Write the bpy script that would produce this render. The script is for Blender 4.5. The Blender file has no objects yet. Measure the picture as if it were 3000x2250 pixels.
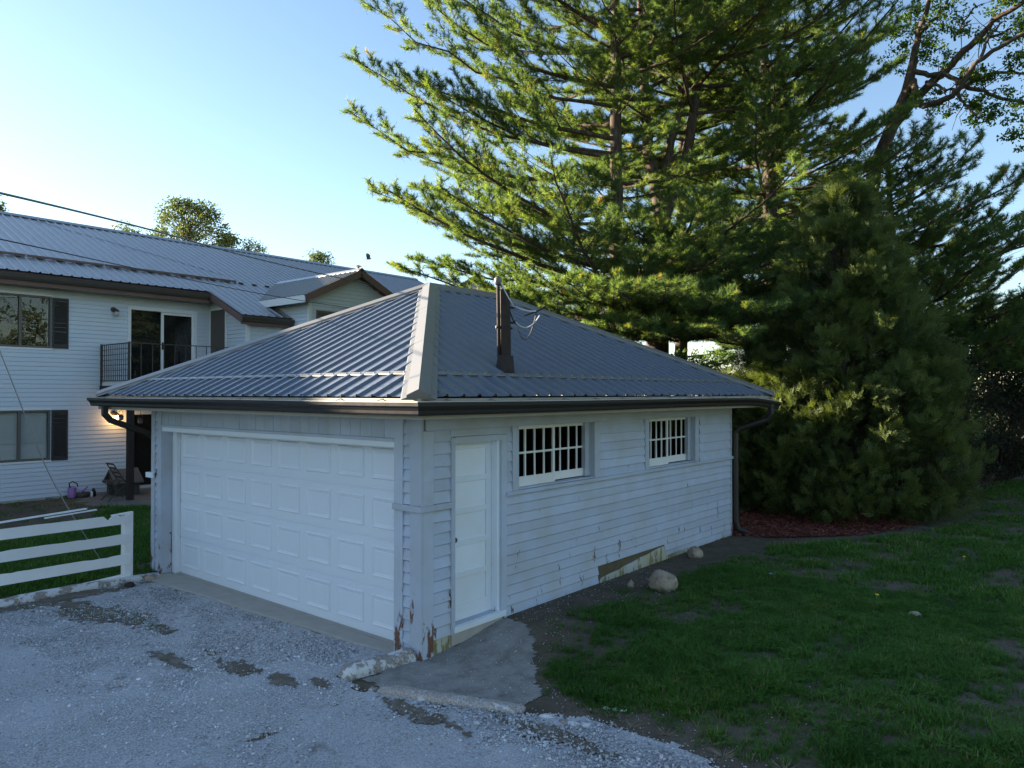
import bpy, math, random
import numpy as np
from mathutils import Vector, Matrix

random.seed(11)
RNG = np.random.default_rng(11)
SC = bpy.context.scene
COL = SC.collection
R = math.radians

# ------------------------------------------------------------------ camera, world, sun, exposure
cam_d = bpy.data.cameras.new("camera")
cam_d.sensor_width = 36.0
cam_d.lens = 36.0 * 2164.5 / 3000.0
cam_d.clip_start = 0.05
cam_d.clip_end = 2000.0
cam = bpy.data.objects.new("camera", cam_d)
COL.objects.link(cam)
cam.location = (5.393, -5.070, 2.653)
cam.rotation_euler = (R(90 + 0.709), 0.0, R(39.78))
SC.camera = cam

SUN_EL, SUN_AZ = 15.0, 252.0         # azimuth clockwise from +Y
w = bpy.data.worlds.new("World")
SC.world = w
w.use_nodes = True
wn = w.node_tree
sky = wn.nodes.new("ShaderNodeTexSky")
sky.sky_type = 'NISHITA'
sky.sun_disc = False
sky.sun_elevation = R(SUN_EL)
sky.sun_rotation = R(SUN_AZ)
sky.altitude = 200
sky.air_density = 1.0
sky.dust_density = 0.35
sky.ozone_density = 1.7
wn.links.new(sky.outputs[0], wn.nodes["Background"].inputs[0])
wn.nodes["Background"].inputs[1].default_value = 0.05
sun_d = bpy.data.lights.new("sun", 'SUN')
sun_d.energy = 5.0
sun_d.angle = R(0.5)
sun_d.color = (1.0, 0.86, 0.66)
sun = bpy.data.objects.new("sun", sun_d)
COL.objects.link(sun)
sd = Vector((math.sin(R(SUN_AZ)) * math.cos(R(SUN_EL)), math.cos(R(SUN_AZ)) * math.cos(R(SUN_EL)), math.sin(R(SUN_EL))))
sun.rotation_euler = sd.to_track_quat('Z', 'Y').to_euler()
sun.location = (-30, 0, 20)
SC.view_settings.view_transform = 'Standard'
SC.view_settings.look = 'None'
SC.view_settings.gamma = 1.0
SC.view_settings.use_curve_mapping = False
SC.view_settings.exposure = 2.62
SC.cycles.use_denoising = True
SC.cycles.denoiser = 'OPENIMAGEDENOISE'
SC.cycles.denoising_input_passes = 'RGB_ALBEDO_NORMAL'
SC.cycles.denoising_prefilter = 'NONE'
SC.cycles.max_bounces = 10
SC.cycles.diffuse_bounces = 6
SC.cycles.volume_bounces = 0
SC.cycles.transparent_max_bounces = 12
SC.cycles.caustics_reflective = False
SC.cycles.caustics_refractive = False

# ------------------------------------------------------------------ helpers: objects
ORIG = {}


def tag(o, label=None, cat=None, group=None, kind=None):
    if label: o["label"] = label
    if cat: o["category"] = cat
    if group: o["group"] = group
    if kind: o["kind"] = kind
    return o


def empty(name, loc, label, cat, group=None):
    o = bpy.data.objects.new(name, None)
    COL.objects.link(o)
    o.location = loc
    o.empty_display_size = 0.2
    ORIG[o.name] = Vector(loc)
    return tag(o, label, cat, group)


def link_mesh(name, me, parent=None, loc=None, mat=None):
    """an object whose mesh is already relative to its parent's origin (or to loc)."""
    if mat and not me.materials: me.materials.append(mat)
    o = bpy.data.objects.new(name, me)
    COL.objects.link(o)
    if parent is not None:
        o.parent = parent
        ORIG[o.name] = ORIG[parent.name]
        if loc is not None: o.location = loc
    elif loc is not None:
        o.location = loc
        ORIG[o.name] = Vector(loc)
    else:
        ORIG[o.name] = Vector((0, 0, 0))
    return o


def copy_tree(o, parent=None):
    c = o.copy()
    COL.objects.link(c)
    if parent is not None: c.parent = parent
    ORIG[c.name] = ORIG[o.name]
    for ch in list(o.children): copy_tree(ch, c)
    return c


class MB:
    def __init__(s):
        s.v = []; s.f = []

    def add(s, vs, fs):
        n = len(s.v)
        s.v += [tuple(p) for p in vs]
        s.f += [tuple(i + n for i in f) for f in fs]
        return s

    def hexa(s, p):
        return s.add(p, [(0, 3, 2, 1), (4, 5, 6, 7), (0, 1, 5, 4), (1, 2, 6, 5), (2, 3, 7, 6), (3, 0, 4, 7)])

    def box(s, x0, x1, y0, y1, z0, z1):
        return s.hexa([(x0, y0, z0), (x1, y0, z0), (x1, y1, z0), (x0, y1, z0), (x0, y0, z1), (x1, y0, z1), (x1, y1, z1), (x0, y1, z1)])

    def fbox(s, fr, a0, a1, b0, b1, c0, c1):
        P = fr.p
        return s.hexa([P(a0, b0, c0), P(a1, b0, c0), P(a1, b1, c0), P(a0, b1, c0), P(a0, b0, c1), P(a1, b0, c1), P(a1, b1, c1), P(a0, b1, c1)])

    def bar(s, p, q, w_, h_, up=(0, 0, 1)):
        p, q = Vector(p), Vector(q)
        d = (q - p).normalized(); u = Vector(up)
        r = d.cross(u)
        if r.length < 1e-4: r = d.cross(Vector((1, 0, 0)))
        r.normalize(); u = r.cross(d).normalized()
        r *= w_ / 2; u *= h_ / 2
        return s.hexa([p - r - u, p + r - u, p + r + u, p - r + u, q - r - u, q + r - u, q + r + u, q - r + u])

    def tube(s, pts, r, n=8, cap=True, square=False):
        pts = [Vector(p) for p in pts]
        rs = r if isinstance(r, (list, tuple)) else [r] * len(pts)
        rings = []
        ref = None
        for i, p in enumerate(pts):
            a = pts[max(i - 1, 0)]; b = pts[min(i + 1, len(pts) - 1)]
            d = (b - a).normalized()
            if ref is None:
                ref = d.cross(Vector((0, 0, 1)))
                if ref.length < 1e-3: ref = d.cross(Vector((1, 0, 0)))
            x = (ref - d * ref.dot(d)).normalized(); ref = x
            y = d.cross(x)
            rings.append([p + (x * math.cos(2 * math.pi * (k + .5) / n) + y * math.sin(2 * math.pi * (k + .5) / n)) * rs[i] for k in range(n)])
        vs = [v for g in rings for v in g]
        fs = []
        for i in range(len(pts) - 1):
            for k in range(n):
                k2 = (k + 1) % n
                fs.append((i * n + k, i * n + k2, (i + 1) * n + k2, (i + 1) * n + k))
        if cap:
            fs.append(tuple(reversed(range(n))))
            fs.append(tuple(range((len(pts) - 1) * n, len(pts) * n)))
        return s.add(vs, fs)

    def lathe(s, c, prof, n=14):
        vs, fs = [], []
        for (r_, z_) in prof:
            for k in range(n):
                a = 2 * math.pi * k / n
                vs.append((c[0] + r_ * math.cos(a), c[1] + r_ * math.sin(a), c[2] + z_))
        for i in range(len(prof) - 1):
            for k in range(n):
                k2 = (k + 1) % n
                fs.append((i * n + k, i * n + k2, (i + 1) * n + k2, (i + 1) * n + k))
        fs.append(tuple(reversed(range(n)))); fs.append(tuple(range((len(prof) - 1) * n, len(prof) * n)))
        return s.add(vs, fs)

    def prism(s, poly, vec):
        vec = Vector(vec); n = len(poly)
        a = [Vector(p) for p in poly]; b = [p + vec for p in a]
        fs = [tuple(reversed(range(n))), tuple(range(n, 2 * n))]
        for k in range(n):
            k2 = (k + 1) % n
            fs.append((k, k2, n + k2, n + k))
        return s.add(a + b, fs)

    def build(s, name, mat, parent=None, smooth=False, bevel=0, loc=None):
        if parent is None and loc is None:
            xs = [p[0] for p in s.v]; ys = [p[1] for p in s.v]; zs = [p[2] for p in s.v]
            loc = ((min(xs) + max(xs)) / 2, (min(ys) + max(ys)) / 2, min(zs))
        o_ = ORIG[parent.name] if parent is not None else Vector(loc)
        me = bpy.data.meshes.new(name)
        me.from_pydata([(p[0] - o_[0], p[1] - o_[1], p[2] - o_[2]) for p in s.v], [], s.f)
        if smooth:
            me.polygons.foreach_set("use_smooth", [True] * len(me.polygons))
        me.update()
        if parent is not None: ob = link_mesh(name, me, parent, None, mat)
        else: ob = link_mesh(name, me, None, loc, mat)
        if bevel:
            b = ob.modifiers.new("bevel", 'BEVEL'); b.width = bevel; b.segments = 2; b.limit_method = 'ANGLE'
        return ob


class Fr:
    """a wall's own frame: a runs along the wall, b out of it, c up."""
    def __init__(s, o, u, n):
        s.o, s.u, s.n = Vector(o), Vector(u), Vector(n)

    def p(s, a, b, c):
        return s.o + s.u * a + s.n * b + Vector((0, 0, c))


def np_mesh(name, tris, tint=None, mat=None, parent=None, loc=(0, 0, 0), kind=None, smooth=False):
    """tris: (n,3,3) triangle soup in world space; tint: (n,) one value per triangle."""
    tris = np.asarray(tris, dtype=np.float32)
    n = len(tris)
    o_ = ORIG[parent.name] if parent is not None else Vector(loc)
    co = (tris.reshape(-1, 3) - np.array(o_, dtype=np.float32)).astype(np.float32)
    me = bpy.data.meshes.new(name)
    me.vertices.add(n * 3); me.vertices.foreach_set("co", co.ravel())
    me.loops.add(n * 3); me.loops.foreach_set("vertex_index", np.arange(n * 3, dtype=np.int32))
    me.polygons.add(n)
    me.polygons.foreach_set("loop_start", np.arange(0, n * 3, 3, dtype=np.int32))
    me.polygons.foreach_set("loop_total", np.full(n, 3, dtype=np.int32))
    if tint is not None:
        at = me.attributes.new("tint", 'FLOAT', 'POINT')
        at.data.foreach_set("value", np.repeat(np.asarray(tint, dtype=np.float32), 3))
    me.update(calc_edges=True)
    if parent is not None: o = link_mesh(name, me, parent, None, mat)
    else: o = link_mesh(name, me, None, loc, mat)
    if kind: o["kind"] = kind
    return o


def idx_mesh(name, V, F, tint=None, mat=None, parent=None, loc=(0, 0, 0), kind=None, smooth=False):
    """V (n,3) world points, F (m,k) indices with one k."""
    V = np.asarray(V, dtype=np.float32); F = np.asarray(F, dtype=np.int32)
    o_ = ORIG[parent.name] if parent is not None else Vector(loc)
    me = bpy.data.meshes.new(name)
    me.vertices.add(len(V)); me.vertices.foreach_set("co", (V - np.array(o_, dtype=np.float32)).astype(np.float32).ravel())
    k = F.shape[1]
    me.loops.add(F.size); me.loops.foreach_set("vertex_index", F.ravel())
    me.polygons.add(len(F))
    me.polygons.foreach_set("loop_start", np.arange(0, F.size, k, dtype=np.int32))
    me.polygons.foreach_set("loop_total", np.full(len(F), k, dtype=np.int32))
    if smooth: me.polygons.foreach_set("use_smooth", np.ones(len(F), dtype=bool))
    if tint is not None:
        at = me.attributes.new("tint", 'FLOAT', 'POINT'); at.data.foreach_set("value", np.asarray(tint, dtype=np.float32))
    me.update(calc_edges=True)
    if parent is not None: o = link_mesh(name, me, parent, None, mat)
    else: o = link_mesh(name, me, None, loc, mat)
    if kind: o["kind"] = kind
    return o


def template(name, V, F, tint, mats, midx=None):
    """a mesh that geometry nodes repeat; the object itself is never linked to the scene."""
    me = bpy.data.meshes.new(name)
    me.from_pydata([tuple(map(float, v)) for v in V], [], [tuple(map(int, f)) for f in F])
    for m_ in mats: me.materials.append(m_)
    at = me.attributes.new("tint", 'FLOAT', 'POINT'); at.data.foreach_set("value", np.asarray(tint, dtype=np.float32))
    if midx is not None: me.polygons.foreach_set("material_index", np.asarray(midx, dtype=np.int32))
    me.update()
    return bpy.data.objects.new(name, me)


def soup(tris):
    t = np.asarray(tris).reshape(-1, 3)
    return t, np.arange(len(t)).reshape(-1, 3)


_NG = {}


def scatter_group(tmpl):
    key = tuple(o.name for o in tmpl)
    if key in _NG: return _NG[key]
    ng = bpy.data.node_groups.new("scatter_" + tmpl[0].name, 'GeometryNodeTree')
    ng.interface.new_socket("Geometry", in_out='INPUT', socket_type='NodeSocketGeometry')
    ng.interface.new_socket("Geometry", in_out='OUTPUT', socket_type='NodeSocketGeometry')
    N, L = ng.nodes, ng.links
    gi, go = N.new('NodeGroupInput'), N.new('NodeGroupOutput')
    ip = N.new('GeometryNodeInstanceOnPoints'); jn = N.new('GeometryNodeJoinGeometry')
    for o in reversed(tmpl):
        oi = N.new('GeometryNodeObjectInfo'); oi.inputs['Object'].default_value = o; oi.inputs['As Instance'].default_value = True
        L.new(oi.outputs['Geometry'], jn.inputs[0])

    def attr(nm, typ):
        a = N.new('GeometryNodeInputNamedAttribute'); a.data_type = typ; a.inputs['Name'].default_value = nm
        return a.outputs['Attribute']
    e2r = N.new('FunctionNodeEulerToRotation')
    L.new(attr('rot', 'FLOAT_VECTOR'), e2r.inputs[0])
    L.new(gi.outputs[0], ip.inputs['Points']); L.new(jn.outputs[0], ip.inputs['Instance'])
    ip.inputs['Pick Instance'].default_value = True
    L.new(attr('pick', 'INT'), ip.inputs['Instance Index'])
    L.new(e2r.outputs[0], ip.inputs['Rotation']); L.new(attr('scl', 'FLOAT_VECTOR'), ip.inputs['Scale'])
    L.new(ip.outputs[0], go.inputs[0])
    _NG[key] = ng
    return ng


def gn_scatter(name, P, rot, scl, tint, tmpl, parent=None, loc=(0, 0, 0)):
    n = len(P)
    o_ = ORIG[parent.name] if parent is not None else Vector(loc)
    me = bpy.data.meshes.new(name)
    me.vertices.add(n); me.vertices.foreach_set("co", (np.asarray(P) - np.array(o_)).astype(np.float32).ravel())
    scl = np.asarray(scl, dtype=np.float32)
    if scl.ndim == 1: scl = np.repeat(scl[:, None], 3, 1)
    for nm, typ, key, dat in (("rot", 'FLOAT_VECTOR', "vector", rot), ("scl", 'FLOAT_VECTOR', "vector", scl), ("itint", 'FLOAT', "value", tint), ("pick", 'INT', "value", np.random.default_rng(n).integers(0, len(tmpl), n))):
        a = me.attributes.new(nm, typ, 'POINT')
        a.data.foreach_set(key, np.ascontiguousarray(np.asarray(dat, dtype=np.int32 if typ == 'INT' else np.float32)).ravel())
    for m_ in tmpl[0].data.materials: me.materials.append(m_)
    me.update()
    o = link_mesh(name, me, parent, None if parent is not None else loc)
    md = o.modifiers.new("scatter", 'NODES'); md.node_group = scatter_group(tmpl)
    o["kind"] = 'stuff'
    return o


def rot_to(D, spin):
    """euler angles that turn +X onto D."""
    D = D / np.maximum(np.linalg.norm(D, axis=1, keepdims=True), 1e-9)
    return np.stack([spin, -np.arcsin(np.clip(D[:, 2], -1, 1)), np.arctan2(D[:, 1], D[:, 0])], -1)


# ---- value noise and polygons (numpy)
_LAT = np.random.default_rng(3).random((256, 256))


def vnoise(x, y, s=1.0):
    x = np.asarray(x, float) * s + 1000.3; y = np.asarray(y, float) * s + 1000.7
    xi = np.floor(x).astype(int); yi = np.floor(y).astype(int)
    fx = x - xi; fy = y - yi
    fx = fx * fx * (3 - 2 * fx); fy = fy * fy * (3 - 2 * fy)
    g = lambda i, j: _LAT[i % 256, j % 256]
    return (g(xi, yi) * (1 - fx) + g(xi + 1, yi) * fx) * (1 - fy) + (g(xi, yi + 1) * (1 - fx) + g(xi + 1, yi + 1) * fx) * fy


def fbm(x, y, s=1.0, o=4):
    t = 0; a = .5; n = 0
    for _ in range(o):
        t = t + a * vnoise(x, y, s); n += a; s *= 2.07; a *= .5
    return t / n


def sdist(x, y, poly):
    """signed distance to a polygon, positive inside."""
    x = np.asarray(x, float); y = np.asarray(y, float)
    d = np.full(x.shape, 1e9); ins = np.zeros(x.shape, bool)
    n = len(poly)
    for i in range(n):
        ax, ay = poly[i]; bx, by = poly[(i + 1) % n]
        ex, ey = bx - ax, by - ay
        t = np.clip(((x - ax) * ex + (y - ay) * ey) / (ex * ex + ey * ey), 0, 1)
        d = np.minimum(d, np.hypot(x - ax - t * ex, y - ay - t * ey))
        c = (ay > y) != (by > y)
        with np.errstate(divide='ignore', invalid='ignore'):
            xx = (bx - ax) * (y - ay) / (by - ay if by != ay else 1e-9) + ax
        ins ^= c & (x < xx)
    return np.where(ins, d, -d)


def sstep(t):
    t = np.clip(t, 0, 1)
    return t * t * (3 - 2 * t)


def gh(x, y):
    """height of the ground."""
    x = np.asarray(x, float); y = np.asarray(y, float)
    h = 0.15 * sstep((y - .15) / 1.25) * sstep((x + 2.5) / 1.0)
    h = h + 0.045 * sstep((-5.5 - x) / .5) * sstep((y + 9) / 3)
    h = h + .02 * (fbm(x, y, .7, 3) - .5)
    h = h + .25 * sstep((y - 9) / 25)
    return h


# ------------------------------------------------------------------ helpers: materials
class MT:
    def __init__(s, name):
        s.m = bpy.data.materials.new(name); s.m.use_nodes = True
        s.t = s.m.node_tree; s.b = s.t.nodes["Principled BSDF"]
        s.pos = s.t.nodes.new("ShaderNodeNewGeometry").outputs["Position"]

    def n(s, typ, **kw):
        nd = s.t.nodes.new(typ)
        for k, v in kw.items(): setattr(nd, k, v)
        return nd

    def l(s, a, b): s.t.links.new(a, b)

    def val(s, v):
        return v

    def noise(s, scale, detail=4, rough=.55, vec=None, stretch=None):
        nd = s.n("ShaderNodeTexNoise")
        nd.inputs["Scale"].default_value = scale; nd.inputs["Detail"].default_value = detail; nd.inputs["Roughness"].default_value = rough
        v = vec or s.pos
        if stretch:
            mp = s.n("ShaderNodeMapping"); mp.inputs["Scale"].default_value = stretch
            s.l(v, mp.inputs["Vector"]); v = mp.outputs[0]
        s.l(v, nd.inputs["Vector"])
        return nd.outputs["Fac"]

    def voro(s, scale, feature='F1', out="Distance", rnd=1.0):
        nd = s.n("ShaderNodeTexVoronoi", feature=feature)
        nd.inputs["Scale"].default_value = scale; nd.inputs["Randomness"].default_value = rnd
        s.l(s.pos, nd.inputs["Vector"])
        return nd.outputs[out]

    def ramp(s, fac, stops, interp='LINEAR'):
        nd = s.n("ShaderNodeValToRGB"); e = nd.color_ramp.elements
        nd.color_ramp.interpolation = interp
        while len(e) < len(stops): e.new(0.5)
        for i, (p, c) in enumerate(stops):
            e[i].position = p; e[i].color = (*c, 1) if len(c) == 3 else c
        s.l(fac, nd.inputs[0])
        return nd.outputs[0]

    def g(s, fac, lo, hi):
        """0..1 ramp between lo and hi."""
        nd = s.n("ShaderNodeMapRange"); nd.inputs[1].default_value = lo; nd.inputs[2].default_value = hi
        s.l(fac, nd.inputs[0]); return nd.outputs[0]

    def mr(s, fac, a, b, c, d):
        nd = s.n("ShaderNodeMapRange")
        for i, v in enumerate((a, b, c, d)): nd.inputs[i + 1].default_value = v
        s.l(fac, nd.inputs[0]); return nd.outputs[0]

    def math(s, op, a, b=None):
        nd = s.n("ShaderNodeMath", operation=op)
        for i, v in enumerate((a, b)):
            if v is None: continue
            if isinstance(v, (int, float)): nd.inputs[i].default_value = v
            else: s.l(v, nd.inputs[i])
        return nd.outputs[0]

    def mix(s, fac, a, b, blend='MIX'):
        nd = s.n("ShaderNodeMix", data_type='RGBA', blend_type=blend)
        for i, v in ((0, fac), (6, a), (7, b)):
            if isinstance(v, (int, float)): nd.inputs[i].default_value = v
            elif isinstance(v, (tuple, list)): nd.inputs[i].default_value = (*v[:3], 1)
            else: s.l(v, nd.inputs[i])
        return nd.outputs[2]

    def sep(s, i):
        nd = s.n("ShaderNodeSeparateXYZ"); s.l(s.pos, nd.inputs[0]); return nd.outputs[i]

    def rnd(s): return s.n("ShaderNodeObjectInfo").outputs["Random"]

    def attr(s, name): return s.n("ShaderNodeAttribute", attribute_name=name).outputs["Fac"]

    def bump(s, h, strength=.3, dist=.01):
        nd = s.n("ShaderNodeBump"); nd.inputs["Strength"].default_value = strength; nd.inputs["Distance"].default_value = dist
        s.l(h, nd.inputs["Height"]); s.l(nd.outputs[0], s.b.inputs["Normal"]); return nd

    def set(s, col=None, rough=None, spec=None, metal=None):
        for k, v in (("Base Color", col), ("Roughness", rough), ("Specular IOR Level", spec), ("Metallic", metal)):
            if v is None: continue
            i = s.b.inputs[k]
            if isinstance(v, (int, float)): i.default_value = v
            elif isinstance(v, (tuple, list)): i.default_value = (*v[:3], 1)
            else: s.l(v, i)
        return s


def plain(name, col, rough=.6, var=.12, scale=8, spec=.4, metal=0, bump=0, bscale=60):
    m = MT(name)
    f = m.noise(scale, 5)
    c = m.mix(f, tuple(x * (1 - var) for x in col), tuple(min(1, x * (1 + var)) for x in col))
    r_ = m.mr(m.noise(scale * 2, 3), 0, 1, max(.05, rough - .12), min(1, rough + .12))
    m.set(c, r_, spec, metal)
    if bump: m.bump(m.noise(bscale, 5), bump, .006)
    return m.m


def painted(name, col, wood=(.20, .15, .115), thr=.64, low=0.0, zlow=(0, 1.0), rough=.55, stain=(.30, .28, .20), stain_amt=.25, grain=(6, 6, 40)):
    """old paint: faint grime, hairline cracks, flakes that bare the wood, more of them low on the wall."""
    m = MT(name)
    fl = m.noise(8.5, 10, .70, stretch=(1, 1, .34))
    z = m.sep(2)
    zz = m.mr(z, zlow[0], zlow[1], low, 0)
    fl2 = m.math('ADD', fl, zz)
    peel = m.g(fl2, thr, thr + .035)
    gr = m.noise(2.2, 6, .6)
    c0 = m.mix(m.math('MULTIPLY', m.g(gr, .35, .75), stain_amt), col, stain)
    rv = m.mr(m.rnd(), 0, 1, .92, 1.06)
    hsv = m.n("ShaderNodeHueSaturation"); m.l(rv, hsv.inputs["Value"]); m.l(c0, hsv.inputs["Color"])
    spk = m.g(m.noise(150, 2, .5), .70, .78)
    c0 = m.mix(m.math('MULTIPLY', spk, .35), hsv.outputs[0], (.22, .20, .17))
    wd = m.mix(m.noise(24, 6), wood, tuple(x * .45 for x in wood))
    c = m.mix(peel, c0, wd)
    m.set(c, m.mix(peel, (rough,) * 3, (.9,) * 3), .35)
    hgt = m.math('ADD', m.math('MULTIPLY', peel, -1.0), m.math('MULTIPLY', m.noise(45, 6), .45))
    m.bump(hgt, .35, .004)
    return m.m


M = {}
M['paint'] = painted("grey_house_paint", (.47, .535, .665), thr=.645, low=.06, zlow=(.1, 1.2), stain=(.36, .35, .30), stain_amt=.55)
M['trim_peel'] = painted("peeling_trim_paint", (.47, .525, .63), wood=(.22, .11, .075), thr=.665, low=.17, zlow=(-.05, 1.15), stain=(.36, .35, .31), stain_amt=.5)
M['found'] = painted("painted_foundation", (.50, .51, .52), wood=(.33, .29, .13), thr=.56, low=.08, zlow=(.1, .4), rough=.85, stain=(.40, .36, .16), stain_amt=.9)
M['white'] = painted("white_paint", (.75, .80, .87), wood=(.24, .21, .17), thr=.74, low=.13, zlow=(.15, .6), stain=(.66, .65, .60), stain_amt=.4, rough=.4)
M['sash'] = painted("old_white_sash_paint", (.80, .80, .79), wood=(.34, .29, .23), thr=.66, stain=(.6, .58, .5), stain_amt=.4)
M['fence'] = painted("white_fence_paint", (.78, .79, .81), wood=(.30, .26, .21), thr=.70, low=.16, zlow=(-.05, .18), stain=(.6, .57, .50), stain_amt=.35)
M['gdoor'] = plain("white_garage_door_steel", (.73, .77, .84), .38, .03, 3)
M['vinyl'] = plain("white_vinyl_siding", (.60, .645, .71), .45, .05, 2.5)
M['vtrim'] = plain("white_vinyl_trim", (.78, .78, .78), .4, .03, 3)
M['gutter'] = plain("dark_bronze_aluminium", (.030, .026, .024), .42, .2, 4)
M['lip'] = plain("painted_lit_lip", (.42, .40, .37), .35, .1, 6)  # pale colour stands for light caught along the gutter's top edge
M['tan'] = plain("tan_fascia_paint", (.34, .31, .26), .6, .15, 4)
M['brown'] = plain("brown_trim_paint", (.16, .095, .08), .6, .15, 5)
M['bark_gut'] = plain("brown_house_gutter", (.075, .062, .055), .45, .15, 5)
M['frame_br'] = plain("bronze_window_frame", (.13, .115, .10), .5, .1, 8)
M['shutter'] = plain("dark_brown_shutter", (.040, .035, .033), .55, .1, 8)
M['iron'] = plain("rusty_iron", (.075, .058, .05), .65, .35, 20)
M['concrete'] = plain("concrete", (.42, .38, .33), .9, .18, 6, .2, 0, .4, 90)
M['timber'] = plain("dark_weathered_timber", (.045, .034, .030), .85, .4, 14, .2, 0, .5, 40)
M['metal_g'] = plain("dull_galvanised_steel", (.36, .36, .36), .45, .15, 10, .5, .6)
M['weather'] = plain("dull_weatherhead", (.16, .15, .14), .5, .2, 12, .5, .3)
M['screw'] = plain("dark_screw_heads", (.05, .048, .045), .6, .2, 20)
M['black'] = plain("black_rubber", (.012, .012, .012), .5, .2, 20)
M['whitewire'] = plain("pale_wire", (.55, .55, .55), .5, .1, 20)
M['dark'] = plain("painted_interior_shade", (.02, .02, .02), .9, .1, 5)  # near-black colour painted in place of the shade inside openings
M['browndoor'] = plain("brown_door_paint", (.105, .085, .078), .6, .12, 5)
M['purple'] = plain("faded_purple_plastic", (.30, .15, .36), .5, .15, 10)
M['rotwood'] = plain("rotten_sheathing", (.13, .11, .065), .95, .5, 9, .1, 0, .6, 30)
M['plankgrey'] = plain("weathered_boards", (.075, .066, .05), .85, .3, 12)
M['shingle'] = plain("asphalt_shingle", (.13, .12, .115), .95, .5, 40)
M['yellowflower'] = plain("yellow_petals", (.75, .55, .02), .7, .1, 30)
M['curtain'] = plain("pale_blind", (.78, .80, .82), .7, .05, 6)
M['straw'] = plain("dead_straw", (.36, .29, .21), .9, .25, 20)
M['patio'] = plain("old_patio_concrete", (.21, .19, .17), .95, .3, 7, .2, 0, .6, 60)
M['feather'] = plain("grey_feathers", (.16, .14, .13), .8, .3, 40)


def roof_metal(name, col, rough, streak=.16, spec=.6, flip=False):
    m = MT(name)
    st = m.noise(5, 5, .6, stretch=(7, .8, .8) if not flip else (.8, 7, .8))
    c = m.mix(st, tuple(x * (1 - streak) for x in col), tuple(x * (1 + streak) for x in col))
    dirt = m.g(m.noise(2.3, 6, .65), .55, .8)
    c = m.mix(m.math('MULTIPLY', dirt, .35), c, (.12, .11, .10))
    sp = m.g(m.noise(60, 2), .74, .79)
    c = m.mix(m.math('MULTIPLY', sp, .5), c, (.4, .4, .4))
    rg = m.mr(m.noise(7, 4), 0, 1, rough - .08, rough + .12)
    m.set(c, rg, spec, 0.0)
    m.b.inputs["Coat Weight"].default_value = .4
    m.bump(m.noise(1.6, 4, .6), .25, .02)
    m.b.inputs["Coat Roughness"].default_value = rough
    return m.m


M['roof'] = roof_metal("brown_grey_roof_steel", (.11, .128, .160), .32)
M['cap'] = roof_metal("grey_ridge_cap_steel", (.17, .165, .16), .42, .06)
M['hroof'] = roof_metal("house_roof_steel", (.22, .22, .225), .30, .10, .8, True)


def glass(name, tint=.55, ior=1.7):
    m = MT(name)
    t = m.t
    tr = m.n("ShaderNodeBsdfTransparent"); tr.inputs[0].default_value = (tint, tint, tint * .98, 1)
    gl = m.n("ShaderNodeBsdfGlossy"); gl.inputs["Roughness"].default_value = .015
    fr = m.n("ShaderNodeFresnel"); fr.inputs[0].default_value = ior
    bp = m.n("ShaderNodeBump"); bp.inputs["Strength"].default_value = .05; bp.inputs["Distance"].default_value = .02
    m.l(m.noise(2.2, 2), bp.inputs["Height"])
    m.l(bp.outputs[0], gl.inputs["Normal"])
    mx = m.n("ShaderNodeMixShader")
    bf = m.n("ShaderNodeNewGeometry").outputs["Backfacing"]
    m.l(m.math('MULTIPLY', fr.outputs[0], m.math('SUBTRACT', 1.0, bf)), mx.inputs[0]); m.l(tr.outputs[0], mx.inputs[1]); m.l(gl.outputs[0], mx.inputs[2])
    m.l(mx.outputs[0], t.nodes["Material Output"].inputs[0])
    t.nodes.remove(m.b)
    return m.m


M['glass'] = glass("window_glass", .88)
M['oldglass'] = glass("dark_tinted_old_glass", .40, 1.38)  # tint darkened to deepen the shade seen inside; low ior weakens reflections


def leafy(name, stops, trans=.35, tcol=(1.3, 1.25, .5), rough=.6, spec=.25):
    """foliage: colour by each leaf's own tint, part of the light passes through."""
    m = MT(name)
    t = m.attr("tint")
    ia = m.n("ShaderNodeAttribute", attribute_name="itint", attribute_type='INSTANCER').outputs["Fac"]
    t = m.math('ADD', t, ia)
    c = m.ramp(t, stops)
    m.set(c, rough, spec)
    tl = m.n("ShaderNodeBsdfTranslucent")
    m.l(m.mix(1.0, c, tcol, 'MULTIPLY'), tl.inputs[0])
    mx = m.n("ShaderNodeMixShader"); mx.inputs[0].default_value = trans
    m.l(m.b.outputs[0], mx.inputs[1]); m.l(tl.outputs[0], mx.inputs[2])
    m.l(mx.outputs[0], m.t.nodes["Material Output"].inputs[0])
    return m.m


M['needle'] = leafy("pine_needles", [(0, (.055, .100, .055)), (.5, (.098, .165, .070)), (.85, (.150, .220, .065)), (1, (.22, .17, .08))], .5, (2.0, 1.8, .5))
M['cedar'] = leafy("arborvitae_scales", [(0, (.032, .052, .020)), (.45, (.080, .112, .036)), (1, (.140, .180, .055))], .3)
M['leaf'] = leafy("broad_leaves", [(0, (.030, .060, .012)), (.5, (.060, .115, .018)), (1, (.11, .17, .025))], .5)
M['shrub'] = leafy("dark_shrub_leaves", [(0, (.020, .026, .016)), (.6, (.042, .055, .026)), (1, (.080, .110, .034))], .25)
M['farleaf'] = leafy("far_tree_leaves", [(0, (.035, .055, .024)), (.5, (.080, .11, .04)), (1, (.13, .16, .055))], .4)
M['grass'] = leafy("grass_blades", [(0, (.036, .085, .020)), (.45, (.076, .185, .032)), (.8, (.125, .230, .042)), (.93, (.19, .20, .08)), (1, (.36, .29, .18))], .35, (1.2, 1.2, .5))
M['tuft'] = leafy("dead_grass", [(0, (.24, .19, .13)), (1, (.42, .34, .25))], .2, (1, .95, .8))


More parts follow.
